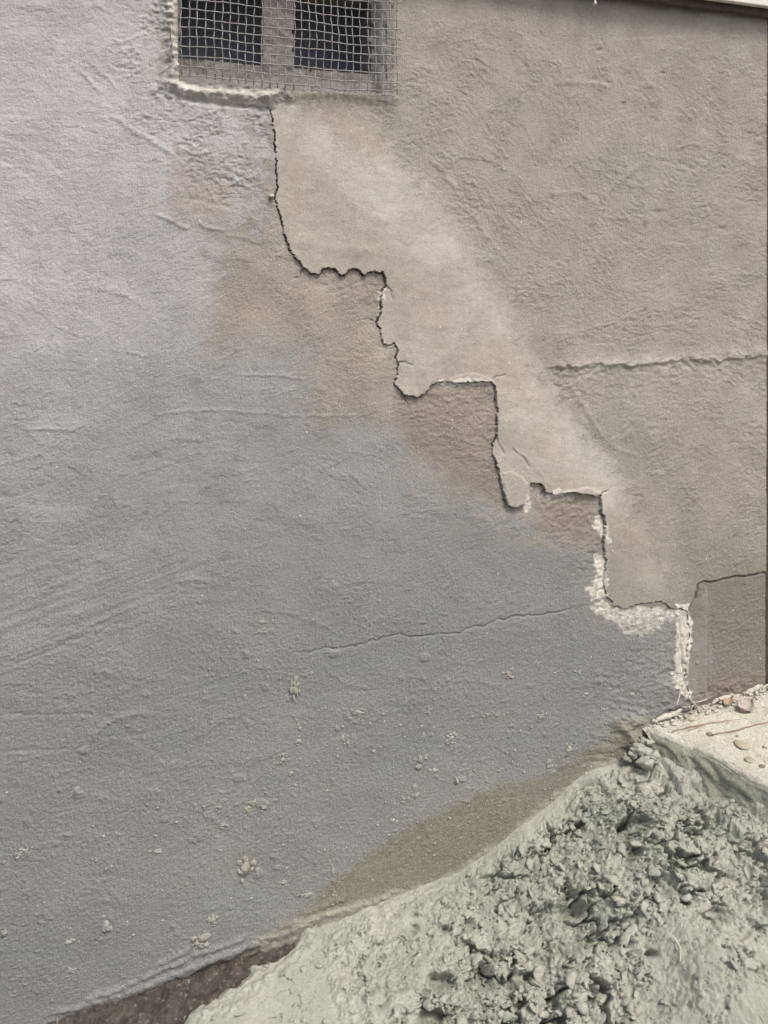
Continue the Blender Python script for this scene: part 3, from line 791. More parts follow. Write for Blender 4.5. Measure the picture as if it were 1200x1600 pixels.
def make_splashes():
    rs = np.random.default_rng(5)
    SP = [(383, 1358, 14, 15, 1), (460, 1078, 6, 15, 1), (331, 1438, 8, 9, 1), (318, 1466, 13, 12, 1), (309, 1474, 9, 8, 1), (705, 1152, 9, 7, 0), (706, 1160, 5, 4, 0),
          (656, 1186, 7, 8, 1), (653, 1197, 6, 7, 1), (678, 1203, 7, 6, 0), (650, 1241, 6, 8, 0), (613, 1281, 5, 5, 0), (535, 1152, 4, 6, 0), (535, 1135, 4, 4, 0),
          (466, 1133, 5, 7, 0), (466, 1158, 6, 5, 1), (442, 1187, 6, 7, 0), (455, 1208, 6, 5, 1), (462, 1228, 4, 4, 0), (511, 1236, 5, 4, 0), (845, 1120, 9, 7, 1),
          (795, 1055, 9, 6, 1), (800, 1046, 5, 4, 0), (685, 1064, 5, 5, 1), (679, 1076, 4, 4, 0), (668, 1112, 5, 6, 0), (661, 1147, 4, 4, 0), (858, 1192, 8, 9, 1),
          (486, 1051, 4, 3, 0), (407, 987, 9, 4, 0), (410, 972, 7, 4, 0), (395, 1256, 9, 5, 1), (385, 1266, 6, 6, 1), (412, 1262, 6, 4, 0), (246, 1331, 10, 5, 0),
          (166, 1446, 6, 11, 0), (8, 1456, 6, 7, 0), (520, 1398, 5, 5, 0), (520, 1360, 3, 10, 0), (448, 1357, 4, 5, 0), (444, 1380, 7, 4, 0), (480, 1398, 12, 4, 0),
          (868, 1052, 6, 4, 0), (907, 1050, 5, 4, 0), (762, 1116, 5, 4, 0), (598, 1115, 4, 4, 0), (560, 1112, 10, 4, 0), (583, 1174, 6, 4, 0), (890, 1172, 7, 10, 1),
          (630, 1247, 5, 6, 0), (648, 1228, 5, 5, 0), (777, 1118, 4, 4, 0), (714, 1218, 5, 8, 0), (780, 1205, 8, 5, 1), (40, 1328, 9, 4, 0), (27, 1340, 5, 4, 0),
          (108, 1472, 6, 5, 0), (110, 1515, 7, 5, 0), (945, 1110, 8, 5, 0), (915, 1085, 6, 5, 0), (975, 1060, 6, 5, 0), (988, 1085, 7, 6, 0), (340, 1262, 6, 3, 0), (350, 1290, 8, 4, 0)]
    for (px, py, rx, ry, b) in SP:
        x, _, z = on_wall(px, py)
        s = 1 / 770
        big = max(rx, ry) > 8
        V, Fc, n = [], [], 0
        for k in range(16 if big else 8):
            f = rs.uniform(0.18, 0.48) if k else 0.6
            v = lump(ICO2, rs, 0.28, 2.4) * np.array([rx * s * f, min(rx, ry) * s * 0.42 * f, ry * s * f])
            v += np.array([rs.normal() * rx * s * 0.5, 0, rs.normal() * ry * s * 0.5]) * (k > 0)
            V.append(v); Fc.append(ICO2[1] + n); n += len(v)
        o = np_mesh('cement_splash', np.concatenate(V), np.concatenate(Fc), M_SPLASH_B if b else M_SPLASH, WALL)
        o.location = (x, -wall_h(x, z) - 0.0004, z)
    # fine spatter, too small to pick apart
    V, Fc, n = [], [], 0
    for k in range(520):
        while True:
            px, py = rs.uniform(-60, 1040), rs.normal(1180, 130)
            edge = np.interp(px, [0, 400, 640, 860, 1000], [1600, 1470, 1390, 1255, 1150])
            if 1010 < py < edge and py > 1400 - px * 0.42 + rs.normal() * 80: break
        x, _, z = on_wall(px, py)
        r = 0.0008 + 0.0020 * rs.uniform() ** 2.5
        v = lump(ICO1, rs, 0.15) * np.array([r * rs.uniform(0.8, 1.7), r * 0.7, r]) + np.array([x, -wall_h(x, z) - r * 0.2, z])
        V.append(v); Fc.append(ICO1[1] + n); n += len(v)
    o = np_mesh('fine_spatter', np.concatenate(V), np.concatenate(Fc), M_SPLASH, WALL)
    o['kind'] = 'stuff'
make_splashes()

# ------------------------------------------------------------------ vent: hollow block, void and wire mesh
def make_vent():
    root = empty('wall_vent')
    tag(root, 'under-floor wall vent covered with bent wire mesh at the top', 'vent')
    xl, zb = on_wall(276, 128)[0], on_wall(440, 139)[2] - 0.012
    xr = on_wall(606, 100)[0]
    zt = on_wall(440, -48)[2] + 0.01
    xl -= 0.012; xr += 0.012
    hl0, hl1 = on_wall(281, 60, -0.02)[0], on_wall(411, 60, -0.02)[0]
    hr0, hr1 = on_wall(459, 60, -0.02)[0], on_wall(580, 60, -0.02)[0]
    hb = on_wall(350, 97, -0.02)[2]
    ht = zt - 0.03
    y0, y1 = 0.020, 0.12
    xs = np.unique(np.concatenate([np.arange(xl, xr, 0.004), [hl0, hl1, hr0, hr1, xr]]))
    zs = np.unique(np.concatenate([np.arange(zb, zt, 0.004), [hb, ht, zt]]))
    X, Z = np.meshgrid(xs, zs)
    y = y0 - 0.003 * fbm(X * 60, Z * 60, 21, 3) - 0.019 * sstep(hr1 - 0.002, xr - 0.022, X) - 0.004 * fbm(X * 14, Z * 14, 19, 2)
    y = y - 0.010 * sstep(zb + 0.04, zb, Z) * sstep(hr1 + 0.01, hr1 - 0.02, X)
    cxm, czm = (xs[:-1] + xs[1:]) / 2, (zs[:-1] + zs[1:]) / 2
    CX, CZ = np.meshgrid(cxm, czm)
    jx = 0.004 * perlin(CZ * 60, CX * 0 + .3, 5); jz = 0.004 * perlin(CX * 60, CZ * 0 + .7, 6)
    hole = (((CX + jx > hl0) & (CX + jx < hl1)) | ((CX + jx > hr0) & (CX + jx < hr1))) & (CZ + jz > hb) & (CZ + jz < ht)
    co = np.stack([X, y, Z], -1).reshape(-1, 3)
    o = sub_mesh('vent_block', co, grid_quads(*X.shape).reshape(-1, 4), ~hole.ravel(), M_BLOCK, root, {})
    # inner faces of the two cores
    for a, b in ((hl0, hl1), (hr0, hr1)):
        bm = bmesh.new()
        e = 0.003
        f = y0 + 0.003
        v = [[bm.verts.new((xx, yy, zz)) for (xx, zz) in ((a - e, hb - e), (b + e, hb - e), (b + e, ht + e), (a - e, ht + e))] for yy in (f, y1)]
        for k in range(4):
            bm.faces.new((v[0][k], v[1][k], v[1][(k + 1) % 4], v[0][(k + 1) % 4]))
        bmesh.ops.subdivide_edges(bm, edges=bm.edges[:], cuts=3, use_grid_fill=True)
        rr = random.Random(3)
        for vv in bm.verts:
            vv.co.x += rr.uniform(-.0015, .0015); vv.co.z += rr.uniform(-.0015, .0015)
        bm_obj('core_lining', bm, M_BLOCK, root)
    # dark void behind
    bm = bmesh.new()
    add_box(bm, xl - 0.25, xr + 0.25, y1 - 0.002, y1 + 0.09, zb - 0.25, zt + 0.2)
    bm.faces.ensure_lookup_table()
    front = min(bm.faces, key=lambda f: f.calc_center_median().y)
    # front face gets two openings: replaced by strips
    bm.faces.remove(front)
    bm_obj('floor_void', bm, M_VOID, root)
    bm = bmesh.new()
    add_box(bm, xl - 0.25, hl0 - 0.0035, y0 + 0.04, y1, zb - 0.25, zt + 0.2)
    add_box(bm, hl1 + 0.0035, hr0 - 0.0035, y0 + 0.04, y1, zb - 0.25, zt + 0.2)
    add_box(bm, hr1 + 0.0035, xr + 0.25, y0 + 0.04, y1, zb - 0.25, zt + 0.2)
    bm_obj('block_web', bm, M_BLOCK, root)
    # reveal between coat and block
    bm = bmesh.new()
    ring = [on_wall(*p) for p in ((277, -52), (277, 60), (278, 129), (350, 133), (420, 139), (500, 144), (606, 148), (606, -52))]
    f0 = [bm.verts.new((p[0], 0.001, p[2])) for p in ring]; f1 = [bm.verts.new((p[0], 0.026, p[2])) for p in ring]
    for k in range(len(ring)):
        k2 = (k + 1) % len(ring)
        bm.faces.new((f0[k], f0[k2], f1[k2], f1[k]))
    bm_obj('reveal', bm, M_WALL, root)
    # wire mesh
    mesh = bpy.data.objects.new('wire_mesh', None); link(mesh, root); mesh.empty_display_size = 0.05
    x0, x1 = on_wall(283, 120)[0], on_wall(617, 148)[0]
    zlow = on_wall(617, 146)[2]
    NV = 28
    dz = 0.0178
    NH = 14
    rr = random.Random(12)
    def surf(x, z):
        u = (x - x0) / (x1 - x0)
        out = 0.004 + 0.006 * math.sin(u * 2.4 + 0.4) + 0.009 * max(0, u - 0.45) + 0.002 * math.sin(z * 40 + u * 9) + 0.003 * math.sin(u * 14)
        return -out
    def warp(x, z):
        u = (x - x0) / (x1 - x0)
        return (x + 0.0010 * math.sin(z * 38 + u * 5) + 0.0007 * math.sin(z * 140 + u * 30),
                z + 0.0014 * math.sin(u * 6.5 + 0.6) + 0.0007 * math.sin(u * 23 + z * 60) - 0.003 * max(0, u - 0.6) * math.sin(z * 30))
    for i in range(NV + 1):
        x = x0 + (x1 - x0) * i / NV + rr.uniform(-.0012, .0012)
        u = i / NV
        ztop = zlow + dz * NH
        zl = zlow + (0.012 * max(0, 0.45 - u) / 0.45) - 0.004
        pts = []
        for k in range(45):
            z = zl + (ztop - zl) * k / 44
            wx, wz = warp(x, z)
            pts.append((wx, surf(x, z) - 0.0009 * math.cos(math.pi * (z - zlow) / dz + i * math.pi), wz))
        if u > 0.5:      # the cut ends curl towards the next wire
            wx, wy, wz = pts[0]
            hk = [(wx + 0.0062 * (1 - math.cos(q)), wy - 0.004 * math.sin(q), wz - 0.0065 * math.sin(q)) for q in (2.9, 2.4, 1.9, 1.4, 0.9, 0.4)]
            if i == NV: hk = hk[-3:]
            pts = hk + pts
        else:
            wx, wy, wz = pts[0]
            pts = [(wx + rr.uniform(-.002, .002), wy + 0.012, wz - 0.005)] + pts
        bm = bmesh.new(); tube(bm, pts, 0.00102, 6)
        bm_obj('wire', bm, M_WIRE, mesh, True)
    for j in range(NH + 1):
        z = zlow + dz * j + rr.uniform(-.001, .001)
        pts = []
        for k in range(110):
            x = x0 - 0.006 + (x1 - x0 + 0.009 + 0.003 * (j % 3)) * k / 109
            wx, wz = warp(x, z)
            i_ = (x - x0) / (x1 - x0) * NV
            pts.append((wx, surf(x, z) + 0.0009 * math.cos(math.pi * i_ + j * math.pi), wz))
        bm = bmesh.new(); tube(bm, pts, 0.00102, 6)
        bm_obj('wire', bm, M_WIRE, mesh, True)
    # bright cut strands at the left jamb
    for k, (pp) in enumerate((((267, 38), (268, 50), (266, 60)), ((266, 55), (270, 65), (267, 75)), ((269, 68), (268, 80), (271, 92)))):
        bm = bmesh.new()
        tube(bm, [on_wall(a, b, 0.010 + 0.002 * q) for q, (a, b) in enumerate(pp)], 0.0011, 6)
        bm_obj('wire', bm, M_WIRE, mesh, True)
make_vent()

# ------------------------------------------------------------------ ledge above, upper boards, post at the right
def make_ledge():
    root = empty('ledge')
    tag(root, 'white painted timber ledge overhanging the top right of the wall', 'ledge')
    rr = np.random.default_rng(2)
    bm = bmesh.new()
    add_box(bm, -2.2, 1.62, -0.038, -0.024, 1.946, 2.02, 0.002)
    bm_obj('ledge_board', bm, M_LEDGE, root)
    bm = bmesh.new()
    add_box(bm, -2.2, 1.60, -0.022, -0.008, 1.931, 1.97, 0.002)
    bmesh.ops.subdivide_edges(bm, edges=[e for e in bm.edges if abs(e.verts[0].co.x - e.verts[1].co.x) > 1], cuts=220)
    for v in bm.verts:
        if v.co.z < 1.95: v.co.z -= 0.003 * max(0, float(perlin(np.array([v.co.x * 18.0]), np.array([0.4]), 3)[0])); v.co.y += 0.004 * float(perlin(np.array([v.co.x * 25.0]), np.array([2.4]), 4)[0])
    bm_obj('bearer', bm, M_UNDER, root)
    house = empty('cladding')
    tag(house, 'painted weatherboards of the house above the ledge', 'cladding')
    for k in range(5):
        bm = bmesh.new()
        add_box(bm, -2.2, 1.60, -0.02, 0.01, 2.021 + 0.15 * k, 2.021 + 0.15 * k + 0.148, 0.003)
        for v in bm.verts:
            if v.co.z < 2.021 + 0.15 * k + 0.05: v.co.y -= 0.012
        bm_obj('board', bm, M_LEDGE, house)
    bm = bmesh.new()
    p = on_wall(929, 0, 0.04)
    tube(bm, [(p[0] - 0.001, -0.023, 1.934), (p[0], -0.036, 1.928), (p[0], -0.040, p[2] + 0.001), (p[0] + 0.001, -0.041, p[2] - 0.006), (p[0], -0.041, p[2] - 0.010), (p[0] + 0.001, -0.041, p[2] - 0.012)],
         [0.0028, 0.0026, 0.0022, 0.003, 0.0042, 0.001], 8)
    o = bm_obj('paint_drip', bm, M_STRAW, None, True)
    tag(o, 'small white paint drip hanging from the ledge at the top edge', 'drip')
    bm = bmesh.new()
    add_box(bm, X_END + 0.006, X_END + 0.12, 0.012, 0.13, 0.2, 1.942, 0.004)
    bmesh.ops.subdivide_edges(bm, edges=[e for e in bm.edges if abs(e.verts[0].co.z - e.verts[1].co.z) > 1], cuts=120)
    for v in bm.verts:
        if v.co.x < X_END + 0.02: v.co.x += 0.002 * float(perlin(np.array([v.co.z * 30.0]), np.array([0.4]), 7)[0])
    o = bm_obj('corner_post', bm, M_POST)
    tag(o, 'dark weathered timber post at the right end of the wall', 'post')
make_ledge()

def make_fence():
    root = empty('timber_fence')
    tag(root, 'dark upright timber boards beyond the corner post', 'fence')
    rr = random.Random(9)
    x = X_END + 0.126
    while x < 2.55:
        bm = bmesh.new()
        w = 0.098 + rr.uniform(-.004, .004)
        add_box(bm, x, x + w, 0.05 + rr.uniform(0, .004), 0.072, 0.30, 1.93 + rr.uniform(-.01, .01), 0.003)
        bm_obj('board', bm, M_FENCE, root)
        x += w + 0.004
make_fence()

# ------------------------------------------------------------------ concrete slab at the lower right
def slab_z(x):
    return 0.292 + 0.10 * np.clip(x - 1.03, 0, 0.4)

def on_slab(px, py, lift=0.0):
    z = 0.30
    for _ in range(8):
        x, y, _z = on_level(px, py, z + lift)
        z = float(slab_z(x))
    return x, y, z + lift

SLAB_EDGE = [on_slab(*p)[:2] for p in ((1012, 1136), (1018, 1150), (1052, 1157), (1085, 1166), (1120, 1182), (1150, 1202), (1178, 1218), (1200, 1226), (1230, 1240))]
SLAB_EDGE += [(1.32, -0.34), (1.55, -0.44), (2.0, -0.55), (2.6, -0.6)]

def make_slab():
    ex = np.array([p[0] for p in SLAB_EDGE]); ey = np.array([p[1] for p in SLAB_EDGE])
    order = np.argsort(ex); ex, ey = ex[order], ey[order]
    xs = np.concatenate([np.arange(ex[0], 1.45, 0.0024), np.arange(1.45, 2.6, 0.02)])
    yE = np.interp(xs, ex, ey)
    sm = np.convolve(np.pad(yE, 6, 'edge'), np.ones(13) / 13, 'valid'); yE = np.where(xs < 1.4, 0.4 * yE + 0.6 * sm, yE)
    yE += 0.006 * fbm(xs * 28, xs * 0 + .2, 9, 4)
    nT, nS = 130, 46
    rows = []; mm = []
    slope = np.gradient(yE, xs)
    nx, ny = slope, -np.ones_like(slope)
    ln = np.hypot(nx, ny); nx, ny = nx / ln, ny / ln
    for k in range(nT):                      # top, from the wall to the edge
        t = k / (nT - 1)
        y = 0.004 + (yE - 0.004) * t
        z = slab_z(xs) + 0.0010 * fbm(xs * 45, y * 45, 14, 3) + 0.001 * perlin(xs * 210, y * 210, 16)
        d = np.abs(y - yE)
        mm.append(0.62 * np.exp(-d / 0.016) + 0.25 * (xs < 1.06))
        z = z - 0.008 * np.exp(-d / 0.009) - 0.010 * np.maximum(0, fbm(xs * 55, y * 55, 26, 3)) * np.exp(-d / 0.02) + 0.0012 * fbm(xs * 130, y * 130, 25, 2) - 0.004 * np.exp(-np.abs(y) / 0.02)
        rows.append(np.stack([xs, y, z], -1))
    for k in range(1, nS + 1):               # ragged, mud-smeared side
        t = k / nS
        out = 0.001 + 0.055 * t ** 0.9 + (0.003 + 0.006 * t) * fbm(xs * 45 - t * 4, xs * 0 + t * 7, 18, 4) * sstep(0, 0.08, t) + 0.005 * fbm(xs * 150 - t * 14, xs * 0 + t * 6, 22, 3) * sstep(0, 0.1, t)
        mm.append(0.75 + 0.3 * t + 0 * xs)
        z = slab_z(xs) - 0.008 - 0.17 * t + 0.002 * fbm(xs * 60, xs * 0 + t * 9, 23, 2)
        rows.append(np.stack([xs + nx * out, yE + ny * out, z], -1))
    P = np.stack(rows); mudm = np.stack(mm).reshape(-1)
    q = grid_quads(P.shape[0], P.shape[1])
    co = P.reshape(-1, 3)
    top = np.zeros(q.shape[:2], bool); top[:nT] = True
    root = empty('concrete_slab')
    tag(root, 'pale concrete slab edge meeting the wall at the lower right', 'slab')
    o1 = sub_mesh('slab_top', co, q.reshape(-1, 4), top.ravel(), M_SMEAR, root, {'mud': mudm}, True)
    o2 = sub_mesh('slab_side', co, q.reshape(-1, 4), ~top.ravel(), M_SMEAR, root, {'mud': mudm}, True)
def mat_slab():
    s = NT('mud_smeared_concrete')
    n = s.noise(90, 5, 0.7, 0.6)
    c = s.mix(s.ramp(s.noise(22, 5, 0.65, 0.4), 0.36, 0.64), (0.52, 0.51, 0.43), (0.65, 0.64, 0.55))
    c = s.mix(s.ramp(s.noise(150, 3, 0.6), 0.60, 0.68, 0, 0.7), c, (0.33, 0.30, 0.235))
    c = s.mix(s.ramp(s.noise(330, 3, 0.6), 0.58, 0.66, 0, 0.5), c, (0.27, 0.25, 0.21))
    mud = s.mix(s.ramp(n, 0.36, 0.66), (0.29, 0.296, 0.238), (0.42, 0.425, 0.345))
    f = s.ramp(s.math('ADD', s.attr('mud'), s.math('MULTIPLY', n, 0.7)), 0.62, 0.95)
    c = s.mix(f, c, mud)
    b = s.bump(s.noise(190, 6, 0.7, 0.5), 0.9, 0.006)
    b = s.bump(s.noise(520, 4, 0.65), 0.7, 0.002, b)
    return s.finish(c, 0.8, b, 0.3)
M_SMEAR = mat_slab()
make_slab()

# ------------------------------------------------------------------ heap of wet cement
def make_mud():
    xs = np.concatenate([np.arange(-0.7, -0.05, 0.01), np.arange(-0.05, 1.32, 0.00165), np.arange(1.32, 2.4, 0.01)])
    ys = np.concatenate([np.arange(-1.25, -0.47, 0.008), np.arange(-0.47, 0.012, 0.00165)])
    X, Y = np.meshgrid(xs.astype(F), ys.astype(F))
    CT = [on_wall(*p) for p in ((420, 1480), (480, 1455), (560, 1424), (640, 1390), (690, 1374), (740, 1345), (790, 1308), (840, 1272), (880, 1238), (905, 1216), (940, 1196), (990, 1186), (1015, 1181))]
    zw = np.interp(X, [-.3, .05] + [c[0] for c in CT] + [1.08, 1.16, 1.3, 1.6, 2.6], [-.05, -.045] + [c[2] for c in CT] + [.238, .248, .25, .22, .19]).astype(F)
    out = -Y
    zw = zw + 0.005 * fbm(X * 22, X * 0 + 0.5, 11, 2).astype(F)
    base = zw - (0.10 - 0.10 * sstep(0.95, 1.1, X)) * out - 0.25 * np.maximum(0, out - 0.35) ** 1.3 - 0.55 * np.maximum(0, out - 0.60 + 0.10 * perlin(X * 3, X * 0 + .3, 2)) ** 1.2
    base += 0.012 * fbm(X * 6, Y * 6, 31, 2) * sstep(0.0, 0.06, out)
    ex = [p[0] for p in SLAB_EDGE]; ey = [p[1] for p in SLAB_EDGE]
    gap = np.maximum(0, np.interp(X, ex, ey) - Y)
    bank = slab_z(X) - 0.040 - 0.07 * sstep(1.05, 1.0, X) - 0.45 * np.maximum(0, gap - 0.03)
    base = np.where(X > 1.0, np.maximum(base, bank), base).astype(F)
    PX, PY = to_px(X, Y, base)
    # where the cement is torn and crumbly (photo pixels of the surface)
    wob = fbm(PX / 60, PY / 60, 35, 3)
    rough = np.zeros_like(X)
    for poly, a in (([(880, 1240), (960, 1200), (1060, 1225), (1130, 1290), (1120, 1400), (1030, 1450), (1000, 1560), (960, 1700), (640, 1700), (660, 1540), (740, 1480), (820, 1440), (840, 1340)], 1.0),
                    ([(640, 1380), (780, 1310), (850, 1290), (850, 1450), (700, 1480)], 0.7), ([(1080, 1240), (1260, 1260), (1260, 1420), (1080, 1420)], 0.7),
                    ([(400, 1540), (480, 1540), (470, 1600), (410, 1600)], 0.35)):
        rough = np.maximum(rough, a * soft(PX, PY, poly, 28, 30 * wob))
    rough = np.maximum(rough, 0.20 + 0.22 * sstep(-0.2, 0.5, wob)).astype(F) * sstep(-0.005, 0.05, out)
    calm = sstep(0.6, 0.1, rough)
    # broad humps and hollows
    def blob(px, py, rx, ry, a):
        return a * np.exp(-(((PX + 8 * wob - px) / rx) ** 2 + ((PY + 8 * wob - py) / ry) ** 2) ** 1.6)
    z = base.copy()
    for b in ((1050, 1310, 60, 55, 0.022), (930, 1375, 55, 28, 0.018), (870, 1445, 70, 26, -0.022), (985, 1300, 16, 16, -0.030), (1005, 1285, 14, 9, -0.025), (995, 1330, 12, 9, -0.024),
              (1040, 1380, 22, 12, -0.022), (690, 1535, 18, 14, -0.026), (755, 1525, 12, 16, -0.024), (770, 1490, 30, 8, -0.012), (675, 1590, 26, 12, -0.024),
              (880, 1470, 36, 16, -0.014), (930, 1468, 14, 8, -0.014), (1020, 1490, 8, 6, -0.014), (1125, 1430, 20, 10, -0.012), (975, 1345, 16, 30, -0.012), (780, 1570, 70, 30, 0.012),
              (920, 1540, 50, 24, 0.012), (925, 1228, 20, 5, -0.012), (560, 1560, 90, 40, 0.008), (905, 1424, 20, 10, -0.016), (920, 1555, 10, 12, -0.015), (1100, 1505, 30, 40, 0.008),
              (1110, 1230, 80, 14, -0.012), (730, 1445, 14, 10, -0.01), (820, 1530, 24, 8, -0.012)):
        z += blob(*b) * (1 + 0.4 * wob) * (1.7 if b[4] < 0 else 1.2)
    # torn lumps: warped cells of several sizes with open crevices between the largest
    wx1, wy1 = fbm(X * 26, Y * 26, 36, 3), fbm(X * 26 + 9, Y * 26, 38, 3)
    qx, qy = X + 0.022 * wx1, Y + 0.022 * wy1
    wx2, wy2 = fbm(X * 130, Y * 130, 56, 2), fbm(X * 130 + 5, Y * 130, 57, 2)
    ease = sstep(0.0, 0.035, out + 0.01)
    d1, d2, r = worley(qx * 13, qy * 20, 2)
    gate = sstep(0.0, 0.45, fbm(X * 11, Y * 11, 51, 2) + 0.15)
    z -= 0.036 * rough * gate * sstep(0.20, 0.0, d2 - d1) * ease
    z += 0.012 * (r - 0.5) * rough * sstep(0.0, 0.25, d2 - d1) * ease
    # curdled lumps: rounded caps meeting in sharp gaps
    for sc, a, s, lo in ((26, 0.015, 3, .12), (50, 0.0095, 4, .28), (95, 0.0062, 5, .55), (180, 0.0038, 6, .80)):
        k_ = 0.011 * 30 / sc + 0.002
        d1, d2, r = worley((X + k_ * wx1 + 0.0016 * wx2) * sc, (Y + k_ * wy1 + 0.0016 * wy2) * sc * 1.1, s)
        cap = np.sqrt(np.clip(1 - (d1 / 0.85) ** 2, 0, 1))
        keep_ = sstep(0.15, 0.5, fbm(X * sc * 0.35, Y * sc * 0.35, 40 + s, 2) + 0.35)      # lumps in patches, plain paste between
        z += a * (lo + (1 - lo) * rough) * ((cap - 0.7) * (0.5 + 0.8 * r)) * keep_ * ease
    for sc, a, s in ((70, 0.006, 1), (135, 0.0036, 0)):
        d1, d2, r = worley((X + 0.004 * wx1 + 0.002 * wx2) * sc, (Y + 0.004 * wy1 + 0.002 * wy2) * sc * 1.3, s)
        z += a * (0.15 + 0.85 * rough) * (r - 0.5) * sstep(0.0, 0.12, d2 - d1) * ease
    z += (0.0014 + 0.0026 * rough) * fbm(X * 70, Y * 90, 44, 4) * ease
    z += 0.0022 * calm * perlin(X * 22 + 2 * wob, Y * 48 + wob, 46) * sstep(0, 0.03, out)
    z -= 0.012 * np.maximum(0, perlin(X * 70 + wx2, Y * 85 + wy2, 48) - 0.34) * 3.5 * ease * (0.35 + 0.65 * rough)           # pits
    # left edge thins out over the soil
    ed, _, _, _ = seg_dist(PX, PY, [(440, 1455), (404, 1486), (362, 1516), (322, 1556), (282, 1598), (225, 1680), (120, 1900)], 400)
    right = PX > np.interp(PY, [1400, 1455, 1486, 1516, 1556, 1598, 1680, 1900], [470, 440, 404, 362, 322, 282, 225, 120])
    sdl = np.where(right, np.minimum(ed, 400), -np.minimum(ed, 400)) + 9 * wob
    soil = -0.008 + np.clip(Y, -0.6, 0) * 0.10 + 0.06 * np.clip(X, -0.3, 0.3)
    k = sstep(-6, 46, sdl)
    k_edge = k
    z = np.where(sdl < 60, (soil - 0.03) * (1 - k) + np.maximum(z, soil + 0.020) * k + 0.006 * fbm(X * 55, Y * 55, 32, 3) * k, z)
    base = np.where(sdl < 60, (soil - 0.03) * (1 - k) + np.maximum(base, soil + 0.020) * k, base)
    # thin feather up the wall
    # the relief stands out along the slope's own normal, so lumps overhang and hollows run in under them
    disp = (z - base) * (0.74 + 0.12 * wob) * (1 - 0.7 * sstep(0.46, 0.62, out)) * (1 - 0.6 * sstep(1.30, 1.45, X))
    lean = 0.85 * sstep(0.0, 0.06, out) * sstep(0.30, 0.6, k_edge)
    zz = base + disp * (1 - 0.12 * lean)
    zz = np.where(k_edge > 0.85, np.maximum(zz, soil + 0.016), zz)
    co = np.stack([X + 0.003 * rough * wx2 - 0.26 * disp * lean, Y - disp * lean, zz], -1).reshape(-1, 3)
    keep = (sdl[:-1, :-1] > -40)
    root = empty('cement_heap')
    tag(root, 'heap of wet grey-green cement mud piled against the foot of the wall', 'mud heap')
    sub_mesh('heap_surface', co, grid_quads(*X.shape).reshape(-1, 4), keep.ravel(), M_MUD, root, {})
    # loose crumbs lying on the torn parts
    rs = np.random.default_rng(21)
    inview = (PX > -20) & (PX < 1260) & (PY < 1660) & (sdl > 12) & (X < 1.3)
    clump = sstep(-0.1, 0.5, fbm(PX / 40, PY / 30, 55, 2))
    w = (np.clip(rough, 0.04, 1) ** 1.3 * (0.15 + clump) * inview * (1 - np.clip((base - z) / 0.02, 0, 1) * 0.97)).ravel().astype(float)
    idx = rs.choice(len(w), 1800, p=w / w.sum())
    V, Fc, n = [], [], 0
    rf = rough.ravel()
    for i in idx:
        r = (0.0016 + 0.0085 * rs.uniform() ** 4) * (0.55 + 0.45 * rf[i])
        T = ICO2 if r > 0.0045 else ICO1
        v = lump(T, rs, 0.24, 2.0) * np.array([r * rs.uniform(1.0, 1.8), r * rs.uniform(.8, 1.2), r * rs.uniform(.5, .8)])
        a = rs.uniform(0, 6.28) if rs.uniform() < 0.4 else rs.normal() * 0.5
        tl, tk = rs.normal() * 0.35, rs.normal() * 0.5 - 0.2
        c, s = math.cos(a), math.sin(a)
        v = np.stack([v[:, 0] * c - v[:, 1] * s, v[:, 0] * s + v[:, 1] * c, v[:, 2] + v[:, 0] * tl + v[:, 1] * tk], -1) + co[i] + np.array([0, 0, -r * 0.1])
        V.append(v); Fc.append(T[1] + n); n += len(v)
    for (px, py, out_, r) in ((1006, 1158, .020, .013), (1000, 1172, .030, .015), (1012, 1176, .040, .014), (990, 1176, .022, .012), (1022, 1182, .055, .013), (980, 1184, .020, .010), (1008, 1190, .050, .016), (1014, 1160, .030, .010)):
        v = lump(ICO3, rs, 0.22, 2.2) * np.array([r * 1.2, r, r * 0.9]) + np.array(on_wall(px, py, out_))
        V.append(v); Fc.append(ICO3[1] + n); n += len(v)
    o = np_mesh('crumbs', np.concatenate(V), np.concatenate(Fc), M_MUD, root)
    o['kind'] = 'stuff'
    return co, PX.ravel(), PY.ravel()
MCO, _, _ = make_mud()
MPX, MPY = to_px(MCO[:, 0], MCO[:, 1], MCO[:, 2])

def on_mud(px, py):
    i = int(np.argmin((MPX - px) ** 2 + (MPY - py) ** 2))
    return Vector(MCO[i])

